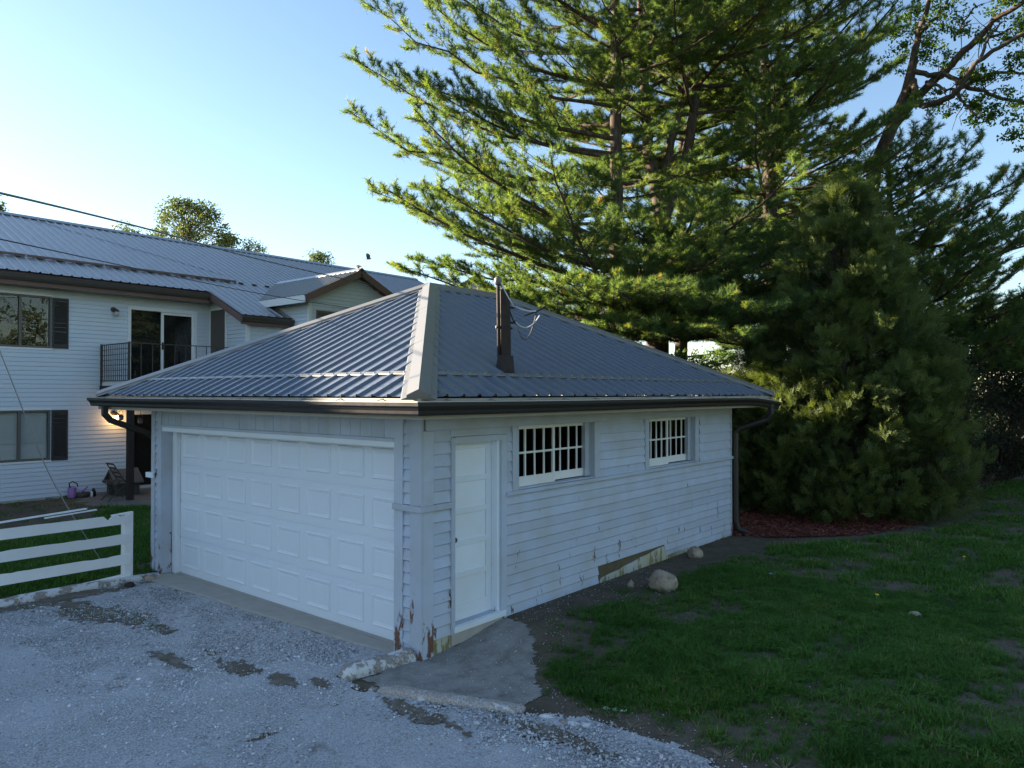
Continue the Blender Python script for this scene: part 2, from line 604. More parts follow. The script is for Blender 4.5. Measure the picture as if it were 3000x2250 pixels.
def bark_mat():
    m = MT("pine_bark")
    n1 = m.noise(14, 7, .65, stretch=(1, 1, .25))
    c = m.ramp(n1, [(.3, (.03, .022, .018)), (.55, (.085, .062, .048)), (.8, (.16, .13, .105))])
    m.set(c, .9, .2); m.bump(n1, .8, .02)
    return m.m


M['bark'] = bark_mat()


def stones_mat():
    m = MT("crushed_limestone")
    ia = m.n("ShaderNodeAttribute", attribute_name="itint", attribute_type='INSTANCER').outputs["Fac"]
    c = m.ramp(m.math('ADD', m.attr("tint"), ia), [(0, (.20, .19, .19)), (.35, (.42, .415, .42)), (.75, (.64, .64, .66)), (1, (.84, .84, .87))])
    m.set(c, .9, .25)
    return m.m


M['stone'] = stones_mat()


def gravel_ground():
    m = MT("packed_gravel")
    v = m.voro(70, 'F1', "Color"); d = m.voro(70)
    fine = m.noise(260, 3)
    bw = m.n("ShaderNodeRGBToBW"); m.l(v, bw.inputs[0])
    c = m.ramp(bw.outputs[0], [(0, (.30, .29, .29)), (.5, (.50, .50, .51)), (1, (.70, .70, .72))])
    c = m.mix(m.math('MULTIPLY', m.g(d, .3, .75), .6), c, (.10, .09, .08))
    c = m.mix(m.math('MULTIPLY', fine, .5), c, (.54, .54, .56))
    big = m.g(m.noise(.75, 6, .62), .42, .62)
    c = m.mix(m.math('MULTIPLY', big, .5), c, (.62, .62, .65))
    dirt = m.g(m.noise(1.5, 7, .7), .57, .70)
    c = m.mix(m.math('MULTIPLY', dirt, .8), c, (.115, .085, .06))
    m.set(c, .95, .2)
    m.bump(m.math('SUBTRACT', fine, d), .6, .012)
    return m.m


M['drive'] = gravel_ground()


def soil_mat(name, a, b, c_, scale=3.0, bump=.7):
    m = MT(name)
    n1 = m.noise(scale, 8, .68); n2 = m.noise(scale * 22, 5, .6)
    c = m.ramp(n1, [(.3, a), (.5, b), (.72, c_)])
    c = m.mix(m.math('MULTIPLY', m.g(n2, .35, .7), .55), c, tuple(x * .45 for x in b))
    m.set(c, .97, .15); m.bump(n2, bump, .015)
    return m.m


def ground_mat():
    m = soil_mat("dark_soil", (.085, .080, .045), (.15, .12, .088), (.22, .18, .14))
    t = m.node_tree; b = t.nodes["Principled BSDF"]
    src = b.inputs["Base Color"].links[0].from_socket
    ge = t.nodes.new("ShaderNodeNewGeometry"); ds = t.nodes.new("ShaderNodeVectorMath"); ds.operation = 'DISTANCE'
    t.links.new(ge.outputs["Position"], ds.inputs[0]); ds.inputs[1].default_value = (-3, 5, 0)
    mr = t.nodes.new("ShaderNodeMapRange"); mr.inputs[1].default_value = 15; mr.inputs[2].default_value = 22
    t.links.new(ds.outputs["Value"], mr.inputs[0])
    nz = t.nodes.new("ShaderNodeTexNoise"); nz.inputs["Scale"].default_value = 1.7; nz.inputs["Detail"].default_value = 8
    t.links.new(ge.outputs["Position"], nz.inputs["Vector"])
    rp = t.nodes.new("ShaderNodeValToRGB"); rp.color_ramp.elements[0].color = (.035, .065, .018, 1); rp.color_ramp.elements[1].color = (.09, .14, .04, 1)
    t.links.new(nz.outputs["Fac"], rp.inputs[0])
    mx = t.nodes.new("ShaderNodeMix"); mx.data_type = 'RGBA'
    t.links.new(mr.outputs[0], mx.inputs[0]); t.links.new(src, mx.inputs[6]); t.links.new(rp.outputs[0], mx.inputs[7])
    t.links.new(mx.outputs[2], b.inputs["Base Color"])
    return m


M['soil'] = ground_mat()
M['yardsoil'] = soil_mat("bare_yard_soil", (.10, .078, .058), (.16, .12, .09), (.20, .155, .12))
M['patch'] = soil_mat("dirt_in_gravel", (.14, .115, .085), (.21, .175, .14), (.33, .31, .285), 6)
M['mulch'] = soil_mat("red_bark_mulch", (.11, .036, .028), (.16, .052, .040), (.09, .045, .035), 9)
M['walk'] = soil_mat("worn_concrete_walk", (.19, .17, .145), (.36, .34, .315), (.47, .45, .43), 4.0, .9)


def rock_mat():
    m = MT("pale_limestone_rock")
    n1 = m.noise(9, 8, .65)
    c = m.ramp(n1, [(.3, (.14, .11, .085)), (.48, (.36, .29, .22)), (.7, (.47, .40, .32))])
    m.set(c, .9, .2); m.bump(m.noise(22, 8, .7), .8, .02)
    return m.m


M['rock'] = rock_mat()


def kerb_mat(name, lo, k=1.0):
    m = MT(name)
    p = m.g(m.noise(5, 8, .7), lo, lo + .04)
    st = m.ramp(m.noise(60, 5), [(.3, (.17 * k, .145 * k, .13 * k)), (.6, (.36 * k, .32 * k, .29 * k)), (.8, (.44 * k, .41 * k, .38 * k))])
    c = m.mix(p, st, m.mix(m.noise(30, 4), (.52, .50, .49), (.74, .75, .78)))
    m.set(c, .85, .25); m.bump(m.math('ADD', p, m.noise(70, 5)), .5, .006)
    return m.m


M['kerb'] = kerb_mat('flaking_white_kerb_paint', .46)
M['kerb2'] = kerb_mat('bare_kerb_stone', .55, 1.35)
mm = MT("warm_bulb"); mm.set((1, .6, .25)); mm.b.inputs["Emission Color"].default_value = (1, .55, .16, 1); mm.b.inputs["Emission Strength"].default_value = 5
M['bulb'] = mm.m


# ------------------------------------------------------------------ ground and surfaces
def axis(lo, hi, core_lo, core_hi, fine):
    a = list(np.arange(core_lo, core_hi + fine * .5, fine))
    x = core_lo; st = fine
    while x > lo:
        st *= 1.35; x -= st; a.insert(0, max(x, lo))
    x = core_hi; st = fine
    while x < hi:
        st *= 1.35; x += st; a.append(min(x, hi))
    return np.array(a)


def grid_sheet(name, xs, ys, mat, dz=0.0, mask=None, kind='structure', label=None, parent=None, bumpy=0.0):
    X, Y = np.meshgrid(xs, ys, indexing='ij')
    Z = gh(X, Y) + dz
    if bumpy: Z = Z + bumpy * (fbm(X, Y, 3.1, 4) - .5)
    nx, ny = len(xs), len(ys)
    I = np.arange(nx * ny).reshape(nx, ny)
    F = np.stack([I[:-1, :-1], I[1:, :-1], I[1:, 1:], I[:-1, 1:]], -1).reshape(-1, 4)
    V = np.stack([X, Y, Z], -1).reshape(-1, 3)
    if mask is not None:
        cx = .25 * (X[:-1, :-1] + X[1:, :-1] + X[1:, 1:] + X[:-1, 1:]); cy = .25 * (Y[:-1, :-1] + Y[1:, :-1] + Y[1:, 1:] + Y[:-1, 1:])
        keep = mask(cx, cy).reshape(-1)
        F = F[keep]
        u, inv = np.unique(F, return_inverse=True)
        V = V[u]; F = inv.reshape(F.shape)
        V[:, :2] += np.random.default_rng(5).uniform(-.012, .012, (len(V), 2))
    o = idx_mesh(name, V, F, None, mat, parent, kind=kind, smooth=True)
    if label: o["label"] = label
    return o


grid_sheet("ground", axis(-320, 320, -16, 8, .16), axis(-320, 320, -9, 22, .16), M['soil'], 0.0)

LAWN = [(.32, 1.95), (.55, 2.7), (.62, 3.4), (.52, 5.0), (.66, 6.4), (1.05, 7.3), (1.95, 8.75), (2.5, 10.0), (2.75, 11.2), (2.6, 14.5), (2.5, 18.3), (3.6, 20.5), (30, 21), (30, -1.5), (5.0, -.35), (3.2, -.02), (2.75, .05), (2.2, .1), (1.75, .12), (1.45, .1), (1.25, .3), (.95, .62), (.78, .92), (.42, 1.25)]
DRIVE = [(-5.35, -.30), (-5.0, -.31), (-2.6, -.20), (-.35, -.10), (-.25, -.8), (.2, -.82), (1.5, -.30), (2.05, -.05), (2.75, -.02), (3.2, -.12), (5.0, -.45), (14, -1.2), (14, -16), (-5.30, -16)]
WALK = [(-.02, .02), (-.12, -.72), (.3, -.72), (1.5, -.22), (1.42, .16), (1.2, .34), (.9, .66), (.72, .95), (.36, 1.24), (.0, 1.3)]
MULCH = [(-.8, 7.45), (.15, 7.42), (.62, 7.62), (1.0, 7.98), (1.75, 8.85), (2.2, 9.9), (2.35, 11.0), (1.5, 12.4), (-.8, 12)]
PATIO = [(-15, 2.35), (-13.8, 1.75), (-12.9, 1.85), (-12.3, 2.2), (-11.6, 3.0), (-11.3, 8), (-15, 8)]
YARDSOIL = [(-15.0, -.4), (-14.8, 2.3), (-13.7, 1.95), (-12.2, 1.9), (-11.2, 1.0), (-10.8, .1), (-11.6, -1.0), (-13.5, -1.2)]

rag = lambda x, y: .10 * (fbm(x, y, 4.3, 3) - .5) + .03 * (fbm(x, y, 23, 2) - .5)
grid_sheet("driveway", np.arange(-5.6, 9, .07), np.arange(-9, .2, .07), M['drive'], .010, lambda x, y: sdist(x, y, DRIVE) + 1.3 * rag(x, y) > 0, label="grey crushed gravel driveway", bumpy=.035)
grid_sheet("concrete_path", np.arange(-.3, 1.7, .03), np.arange(-.9, 1.5, .03), M['walk'], .007, lambda x, y: sdist(x, y, WALK) + 1.6 * rag(x, y) - .03 > 0, label="worn concrete patch by the side door")
grid_sheet("mulch_bed", np.arange(-1, 2.8, .05), np.arange(7.2, 12.5, .05), M['mulch'], .012, lambda x, y: sdist(x, y, MULCH) + rag(x, y) > 0, label="red bark mulch round the arborvitae", bumpy=.05)
grid_sheet("patio", np.arange(-15, -11, .08), np.arange(1.5, 8, .08), M['patio'], .012, lambda x, y: sdist(x, y, PATIO) + .5 * rag(x, y) > 0, label="old concrete patio under the balcony")
grid_sheet("bare_soil", np.arange(-15.2, -10, .08), np.arange(-1.6, 2.6, .08), M['yardsoil'], .009, lambda x, y: sdist(x, y, YARDSOIL) + 2.5 * rag(x, y) > 0, label="bare brown soil in the house yard", bumpy=.05)

PATCH = [(-4.45, -1.5, .80, .26), (-3.6, -1.25, .7, .20), (-3.0, -1.18, .35, .13), (-1.15, -1.27, .36, .13), (-.62, -1.18, .22, .09), (-5.15, -1.6, .22, 1.3), (-1.9, -1.6, .40, .10), (-.25, -1.0, .16, .05), (.9, -.85, .5, .10), (1.9, -.45, .7, .10), (-5.1, -3.4, .3, .9)]


def patch_f(x, y):
    f = np.full(np.asarray(x, float).shape, -9.0)
    for (a, b, rx, ry) in PATCH: f = np.maximum(f, 1 - np.hypot((x - a) / rx, (y - b) / ry))
    return f + 1.3 * (fbm(x, y, 4.5, 4) - .5) + 1.1 * (fbm(x + 3, y, 19, 3) - .5)


grid_sheet("dirt_patches", np.arange(-5.5, 3, .035), np.arange(-4.5, -.2, .035), M['patch'], .0195, lambda x, y: patch_f(x, y) > .22, label="brown dirt showing through the gravel", bumpy=.035)

# concrete apron in front of the overhead door: a slab with a worn front edge
ap = MB()
NX = 40
top, bot = [], []
for i in range(NX + 1):
    x = -5.49 + i * (5.13 / NX)
    wv = .33 - .22 * i / NX
    yf = -wv + .03 * (vnoise(x, 1.1, 2.2) - .5) + .012 * (vnoise(x, 4.1, 11) - .5)
    top.append((x, yf))
V, F = [], []
for (x, yf) in top:
    V += [(x, .20, .002), (x, yf + .05, .024), (x, yf + .012, .022), (x, yf - .012, -.05)]
V = [(p[0], p[1], p[2] + .003 * (vnoise(p[0], p[1], 9) - .5)) for p in V]
for i in range(NX):
    for k in range(3):
        a = i * 4 + k
        F.append((a, a + 1, a + 5, a + 4))
ap.add(V, F)
o = ap.build("concrete_apron", M['concrete'], smooth=True)
tag(o, "tan concrete apron below the white garage door", kind='structure')

# ------------------------------------------------------------------ the garage
GW, GL = 5.81, 7.42
garage = empty("garage", (-GW / 2, GL / 2, 0.0), "pale grey clapboard garage with hipped metal roof and wide white door", "garage")
FF = Fr((0, 0, 0), (1, 0, 0), (0, -1, 0))      # front wall, a = x
FS = Fr((0, 0, 0), (0, 1, 0), (1, 0, 0))       # side wall, a = y


def holed_wall(fr, a0, a1, c0, c1, b0, b1, holes, mb=None):
    mb = mb or MB()
    As = sorted({a0, a1, *[h[0] for h in holes], *[h[1] for h in holes]}); Cs = sorted({c0, c1, *[h[2] for h in holes], *[h[3] for h in holes]})
    for i in range(len(As) - 1):
        for j in range(len(Cs) - 1):
            ac, cc = (As[i] + As[i + 1]) / 2, (Cs[j] + Cs[j + 1]) / 2
            if any(h[0] < ac < h[1] and h[2] < cc < h[3] for h in holes): continue
            mb.fbox(fr, As[i], As[i + 1], b0, b1, Cs[j], Cs[j + 1])
    return mb


def clap(fr, a0, a1, c0, e, t=.026, b=.0, lap=.012, jit=.0016, tilt=0.0, notch=.012):
    """one clapboard: thick lower edge, thin top, its edge slightly uneven."""
    n = max(1, int((a1 - a0) / .35))
    vs = []
    j0 = random.uniform(-.002, .002)
    for i in range(n + 1):
        a = a0 + (a1 - a0) * i / n
        j = random.uniform(-jit, jit) + tilt * (i / n - .5)
        dt = random.uniform(-jit, jit)
        vs += [fr.p(a, b, c0 + j), fr.p(a, b + t + dt + j0, c0 + j), fr.p(a, b + .008, c0 + e - notch), fr.p(a, b + .0008, c0 + e - notch), fr.p(a, b + .0008, c0 + e + .001), fr.p(a, b, c0 + e + .001)]
    fs = []
    for i in range(n):
        k = i * 6
        for q in range(6):
            q2 = (q + 1) % 6
            fs.append((k + q, k + q2, k + 6 + q2, k + 6 + q))
    fs += [(5, 4, 3, 2, 1, 0), tuple(range(n * 6, n * 6 + 6))]
    return MB().add(vs, fs)


def siding(parent, fr, a0, a1, c0, c1, e, mat, holes=(), name="clapboard", t=.026, breaks=0, jit=.0016, top=None, gap=.0025, b=0.0, notch=.012):
    n = int(round((c1 - c0) / e))
    for k in range(n):
        z = c0 + k * e
        lo, hi = a0, a1
        if top is not None:
            lo, hi = top(z, e, a0, a1)
            if hi - lo < .06: continue
        blocks = sorted((h[0], h[1]) for h in holes if min(z + e, h[3]) - max(z, h[2]) > .35 * e)
        segs, x = [], lo
        for (p, q) in blocks:
            if p > x: segs.append((x, min(p, hi)))
            x = max(x, q)
        if x < hi: segs.append((x, hi))
        for (p, q) in segs:
            if q - p < .02: continue
            cuts = [p, q]
            if breaks and q - p > 2.2:
                for _ in range(random.choice((0, 1, 1, 2)) if breaks < 2 else 1):
                    cuts.append(random.uniform(p + .5, q - .5))
            cuts = sorted(cuts)
            for i in range(len(cuts) - 1):
                if cuts[i + 1] - cuts[i] < .15 and len(cuts) > 2: continue
                tilt = random.uniform(-.003, .003) if jit > .001 else 0
                clap(fr, cuts[i] + (gap if i else 0), cuts[i + 1], z, e, t, b=b, jit=jit, tilt=tilt, notch=notch).build(name, mat, parent)


W1 = (1.495, 3.06, 1.56, 2.285); W2 = (4.50, 5.99, 1.56, 2.285); DR = (.451, 1.194, .235, 2.131)
wl = holed_wall(FS, 0, GL, .02, 2.42, -.12, -.001, [W1, W2, DR])
o = wl.build("side_wall", M['paint'], garage)
o = holed_wall(FF, -GW, -.12, .0, 2.42, -.12, -.001, [(-5.52, -.35, -.01, 2.12)]).build("front_wall", M['paint'], garage)
MB().box(-GW, -.12, GL - .12, GL, 0, 2.42).build("back_wall", M['paint'], garage)
MB().box(-GW, -GW + .12, .12, GL - .12, 0, 2.42).build("left_wall", M['paint'], garage)
fl_ = MB().box(-GW + .13, -.13, .14, GL - .13, -.02, .01).build("floor_slab", M['concrete'], garage)
# foundation under the side wall
f = MB()
n = 46
V, F = [], []
for i in range(n + 1):
    y = -.01 + (GL + .02) * i / n
    r_ = .010 * (vnoise(y, 2, 5) - .5)
    V += [(-.1, y, -.12), (.012 + r_, y, -.12), (.010 + r_, y, .168 + .006 * (vnoise(y, 7, 6) - .5)), (-.1, y, .17)]
for i in range(n):
    for k in range(4): F.append((i * 4 + k, i * 4 + (k + 1) % 4, i * 4 + 4 + (k + 1) % 4, i * 4 + 4 + k))
F += [(3, 2, 1, 0), (n * 4, n * 4 + 1, n * 4 + 2, n * 4 + 3)]
f.add(V, F).build("foundation", M['found'], garage)

# side clapboards
E1 = .1135
siding(garage, FS, 1.278, GL - .03, .376, 1.396, E1, M['paint'], breaks=1)                                   # big field below the belt
siding(garage, FS, 1.278, 3.165, .376 - 2 * E1, .376, E1, M['paint'])
siding(garage, FS, 4.99, GL - .03, .376 - 2 * E1 + .02, .376, (2 * E1 - .02) / 2, M['paint'])
clap(FS, 1.278, GL - .03, 1.397, .105).build("clapboard", M['paint'], garage)
siding(garage, FS, 1.278, 1.388, 1.541, 2.285, .1145, M['paint'])
siding(garage, FS, 3.20, 4.391, 1.541, 2.285, .1145, M['paint'], breaks=0)
siding(garage, FS, 6.18, GL - .03, 1.541, 2.285, .149, M['paint'])
siding(garage, FS, .14, .393, .17, 1.47, .118, M['paint'])
siding(garage, FS, .14, .393, 1.535, 2.285, .125, M['paint'])
# front strips
for (a0, a1) in ((-.241, -.131), (-5.70, -5.60)):
    siding(garage, FF, a0, a1, .03, 1.46, .118, M['paint'])
    siding(garage, FF, a0, a1, 1.535, 2.36, .118, M['paint'])


def board(fr, a0, a1, b1, c0, c1, mat='trim_peel', name="trim_board", b0=-.0005, parent=garage, bevel=.003):
    return MB().fbox(fr, a0, a1, b0, b1, c0, c1).build(name, M[mat], parent, bevel=bevel)


board(FF, -.131, .0345, .032, -.02, 2.40, name="corner_board")
board(FS, -.0310, .14, .034, .0, 2.272, name="corner_board")
board(FF, -.371, -.241, .032, -.02, 2.40, name="corner_board", b0=-.135)
board(FF, -5.81, -5.70, .032, -.03, 2.40, name="corner_board")
board(FF, -5.60, -5.496, .032, -.06, 2.40, name="corner_board", b0=-.135)
board(FS, GL - .03, GL + .012, .032, .05, 2.272, name="corner_board")
# belt course
board(FF, -.371, .034, .060, 1.472, 1.532, name="belt_board")
board(FS, -.0602, .398, .058, 1.472, 1.532, name="belt_board")
board(FS, 1.262, GL + .03, .056, 1.500, 1.543, name="belt_board", mat='paint')
board(FF, -5.93, -5.70, .060, 1.395, 1.470, name="belt_board", mat='white')
# frieze
board(FS, .0352, GL + .02, .030, 2.275, 2.405, 'paint', "frieze_board")
board(FS, .393, 1.278, .024, 2.20, 2.274, 'paint', "frieze_board")
# header planks over the overhead door
x = -5.495
while x < -.38:
    x1 = min(x + random.choice((.17, .19, .2, .2, .21)), -.372)
    board(FF, x + .002, x1 - .002, .014 + random.uniform(0, .004), 2.19, 2.40, 'paint', "header_plank", bevel=.002)
    x = x1
board(FF, -5.494, -.373, .034, 2.155, 2.189, 'paint', "header_trim")
board(FF, -5.494, -.373, .022, 2.095, 2.154, 'white', "header_trim", b0=-.11)
# door stops
MB().box(-5.494, -5.37, .135, .20, -.0, 2.12).build("door_stop", M['white'], garage, bevel=.003)
MB().box(-.44, -.373, .135, .20, -.0, 2.12).build("door_stop", M['white'], garage, bevel=.003)

# overhead door: four sections, 8 raised panels each
gd_y = .205
slab = MB()
slab.box(-5.42, -.40, gd_y + .01, gd_y + .045, .004, 2.14)
gdoor = slab.build("garage_door", M['gdoor'], garage)
SH = .533
for k in range(4):
    z0 = .004 + k * SH; z1 = z0 + SH - .006
    s = MB().box(-5.42, -.40, gd_y - .002, gd_y + .009, z0 + .018, z1 - .012)
    s.box(-5.42, -.40, gd_y + .003, gd_y + .009, z1 - .012, z1 + .0)
    s.box(-5.42, -.40, gd_y + .003, gd_y + .009, z0, z0 + .018)
    s.build("door_section", M['gdoor'], gdoor, bevel=.003)


def raised_panel_mesh(w_, h_):
    prof = [(0, .0005), (.004, -.010), (.016, -.015), (.026, -.008), (.056, -.0005), (.060, -.003)]
    vs, fs = [], []
    for ins, y in prof:
        vs += [(ins, y, ins), (w_ - ins, y, ins), (w_ - ins, y, h_ - ins), (ins, y, h_ - ins)]
    for i in range(len(prof) - 1):
        for k in range(4):
            fs.append((i * 4 + k, i * 4 + (k + 1) % 4, i * 4 + 4 + (k + 1) % 4, i * 4 + 4 + k))
    m_ = len(prof) - 1
    fs.append((m_ * 4, m_ * 4 + 1, m_ * 4 + 2, m_ * 4 + 3))
    me = bpy.data.meshes.new("raised_panel"); me.from_pydata(vs, [], fs); me.materials.append(M['gdoor']); me.update()
    return me


rp = raised_panel_mesh(.475, .345)
for k in range(4):
    for i in range(8):
        p = Vector((-5.27 + .61 * i, gd_y - .0021, .112 + k * SH)) - ORIG[garage.name]
        link_mesh("raised_panel", rp, gdoor, p)
MB().box(-5.42, -.40, gd_y - .004, gd_y + .03, -.012, .004).build("door_seal", M['black'], gdoor)

# side door
board(FS, .393, .449, .036, .16, 2.19, name="door_casing")
board(FS, 1.194, 1.278, .036, .12, 2.19, name="door_casing")
board(FS, .4495, 1.1935, .034, 2.128, 2.195, name="door_casing")
MB().fbox(FS, 1.150, 1.1935, -.11, -.001, .235, 2.127).build("door_jamb", M['white'], garage)
MB().fbox(FS, .4515, .47, -.11, -.001, .235, 2.127).build("door_jamb", M['white'], garage)
sdm = MB()
D0, D1, DB = .471, 1.149, -.085
rails = [(.237, .40), (.68, .74), (1.02, 1.08), (1.36, 1.42), (1.70, 1.76), (2.05, 2.126)]
sdm.fbox(FS, D0, D0 + .085, DB - .04, DB, .237, 2.126); sdm.fbox(FS, D1 - .085, D1, DB - .04, DB, .237, 2.126)
for (a, b) in rails: sdm.fbox(FS, D0 + .0851, D1 - .0851, DB - .04, DB, a, b)
sdoor = sdm.build("side_door", M['white'], garage, bevel=.003)
for i in range(5):
    MB().fbox(FS, D0 + .086, D1 - .086, DB - .035, DB - .016, rails[i][1] + .0005, rails[i + 1][0] - .0005).build("door_panel", M['white'], sdoor)
kb = MB().tube([FS.p(D0 + .045, DB, 1.11), FS.p(D0 + .045, DB + .03, 1.11), FS.p(D0 + .045, DB + .034, 1.11), FS.p(D0 + .045, DB + .06, 1.11), FS.p(D0 + .045, DB + .066, 1.11)], [.012, .012, .027, .027, .012], 12)
kb.build("door_knob", M['iron'], sdoor, smooth=True)
board(FS, .42, 1.245, .055, .175, .234, 'white', "door_sill", b0=-.09)
MB().fbox(FS, .40, 1.26, .0, .035, .05, .174).build("door_step", M['concrete'], garage)


def garage_window(h, split, name="window"):
    a0, a1, c0, c1 = h
    wm = MB()
    wm.fbox(FS, a0 - .11, a0 - .001, .0, .034, c0 - .015, 2.274)
    wm.fbox(FS, a1 + .001, a1 + .13, .0, .034, c0 - .015, 2.274)
    wm.fbox(FS, a1 - .10, a1 - .001, -.11, -.045, c0 + .012, c1)     # worn jamb on the far side
    wm.fbox(FS, a0 - .02, a1 + .02, -.11, .018, c0 - .014, c0 + .002)
    root = wm.build(name, M['trim_peel'], garage, bevel=.003)
    ov = .04
    for si, (s0, s1, b) in enumerate(((a0 + .002, split + ov / 2, -.045), (split - ov / 2, a1 - .012, -.088))):
        st, top_, bot_ = .045, .050, (.115 if si == 0 else .10)
        z0, z1 = c0 + .004 + (.012 if si else 0), c1 - .004
        s = MB()
        s.fbox(FS, s0, s0 + st, b - .035, b, z0, z1); s.fbox(FS, s1 - st, s1, b - .035, b, z0, z1)
        s.fbox(FS, s0 + st, s1 - st, b - .035, b, z0, z0 + bot_); s.fbox(FS, s0 + st, s1 - st, b - .035, b, z1 - top_, z1)
        s.build("sash", M['sash'], root, bevel=.002)
        gx0, gx1, gz0, gz1 = s0 + st, s1 - st, z0 + bot_, z1 - top_
        mw = .024
        pw = (gx1 - gx0 - 3 * mw) / 4; ph = (gz1 - gz0 - mw) / 2
        for i in range(3):
            x = gx0 + (i + 1) * pw + i * mw
            for zz in ((gz0, gz0 + ph), (gz0 + ph + mw, gz1)):
                q = MB()
                wig = [random.uniform(-.0025, .0025) for _ in range(4)]
                q.hexa([FS.p(x + wig[0], b - .03, zz[0]), FS.p(x + mw + wig[1], b - .03, zz[0]), FS.p(x + mw + wig[1], b - .004, zz[0]), FS.p(x + wig[0], b - .004, zz[0]),
                        FS.p(x + wig[2], b - .03, zz[1]), FS.p(x + mw + wig[3], b - .03, zz[1]), FS.p(x + mw + wig[3], b - .004, zz[1]), FS.p(x + wig[2], b - .004, zz[1])])
                q.build("muntin", M['sash'], root)
        MB().fbox(FS, gx0, gx1, b - .031, b - .003, gz0 + ph, gz0 + ph + mw).build("muntin", M['sash'], root)
        for i in range(4):
            for j in range(2):
                x = gx0 + i * (pw + mw); z = gz0 + j * (ph + mw)
                th = random.uniform(-.006, .006)
                MB().hexa([FS.p(x, b - .021 + th, z), FS.p(x + pw, b - .021 - th, z), FS.p(x + pw, b - .018 - th, z), FS.p(x, b - .018 + th, z),
                           FS.p(x, b - .021 + th, z + ph), FS.p(x + pw, b - .021 - th, z + ph), FS.p(x + pw, b - .018 - th, z + ph), FS.p(x, b - .018 + th, z + ph)]).build("pane", M['oldglass'], root)
    return root


garage_window(W1, 2.27)
garage_window(W2, 5.20)
# the hole at the foot of the wall and the board that dropped from it
MB().fbox(FS, 3.166, 4.99, -.02, .003, .12, .374).build("sheathing", M['rotwood'], garage)
lb = MB()
n = 22; V = []; F = []
for i in range(n + 1):
    t = i / n; y = 3.19 + 2.55 * t
    top_ = .215 + .16 * min(1, (y - 3.19) / 1.75) - (.02 * vnoise(y, 3, 7)); bt = .015 + .125 * t + .02 * vnoise(y, 9, 5)
    top_ = min(top_, .37 if y < 4.98 else .20)
    V += [(.014, y, bt), (.032, y, bt), (.030, y, top_), (.014, y, top_)]
for i in range(n):
    for k in range(4): F.append((i * 4 + k, i * 4 + (k + 1) % 4, i * 4 + 4 + (k + 1) % 4, i * 4 + 4 + k))
F += [(3, 2, 1, 0), (n * 4, n * 4 + 1, n * 4 + 2, n * 4 + 3)]
lb.add(V, F).build("dropped_board", M['found'], garage)

# ---- roof
OV, EZ, TN = .55, 2.62, .4855
CT = 1 / math.sqrt(1 + TN * TN); ST = TN * CT
LX, LY = GW + 2 * OV, GL + 2 * OV
HR = LX / 2


def roof_sheet(parent, mat, O, e, s, nrm, u0, u1, vlo, vhi, lift=0.0, pitch=.2286, rh=.026, name="roof_sheet", extra=None):
    """one ribbed steel sheet between u0 and u1 along the eave; vlo / vhi give its lower and upper end at each u."""
    us = [(u0, 0.0), (u1, 0.0)]
    if extra: us += [(x, 0.0) for x in extra if u0 < x < u1]
    k0 = int(math.floor(u0 / pitch)) - 1
    for k in range(k0, int(u1 / pitch) + 2):
        c = (k + .5) * pitch
        for (dx, h) in ((-.034, 0), (-.015, rh), (.015, rh), (.034, 0), (-.085, 0.0), (-.08, .003), (-.07, .003), (-.065, 0), (.085, 0.0), (.08, .003), (.07, .003), (.065, 0)):
            if u0 < c + dx < u1: us.append((c + dx, h))
    us = sorted(us)
    O, e, s, nrm = map(Vector, (O, e, s, nrm))
    V, F = [], []
    ok = []
    for (u, h) in us:
        lo, hi = vlo(u), vhi(u)
        if hi < lo: hi = lo
        ok.append(hi - lo > .004)
        b_ = O + e * u + nrm * (h + lift)
        nseg = 4
        for j in range(nseg + 1):
            V.append(b_ + s * (lo + (hi - lo) * j / nseg))
    nseg = 4
    for i in range(len(us) - 1):
        if not (ok[i] or ok[i + 1]): continue
        for j in range(nseg):
            a = i * (nseg + 1) + j
            F.append((a, a + nseg + 1, a + nseg + 2, a + 1))
    if not F: return None
    return MB().add(V, F).build(name, mat, parent)


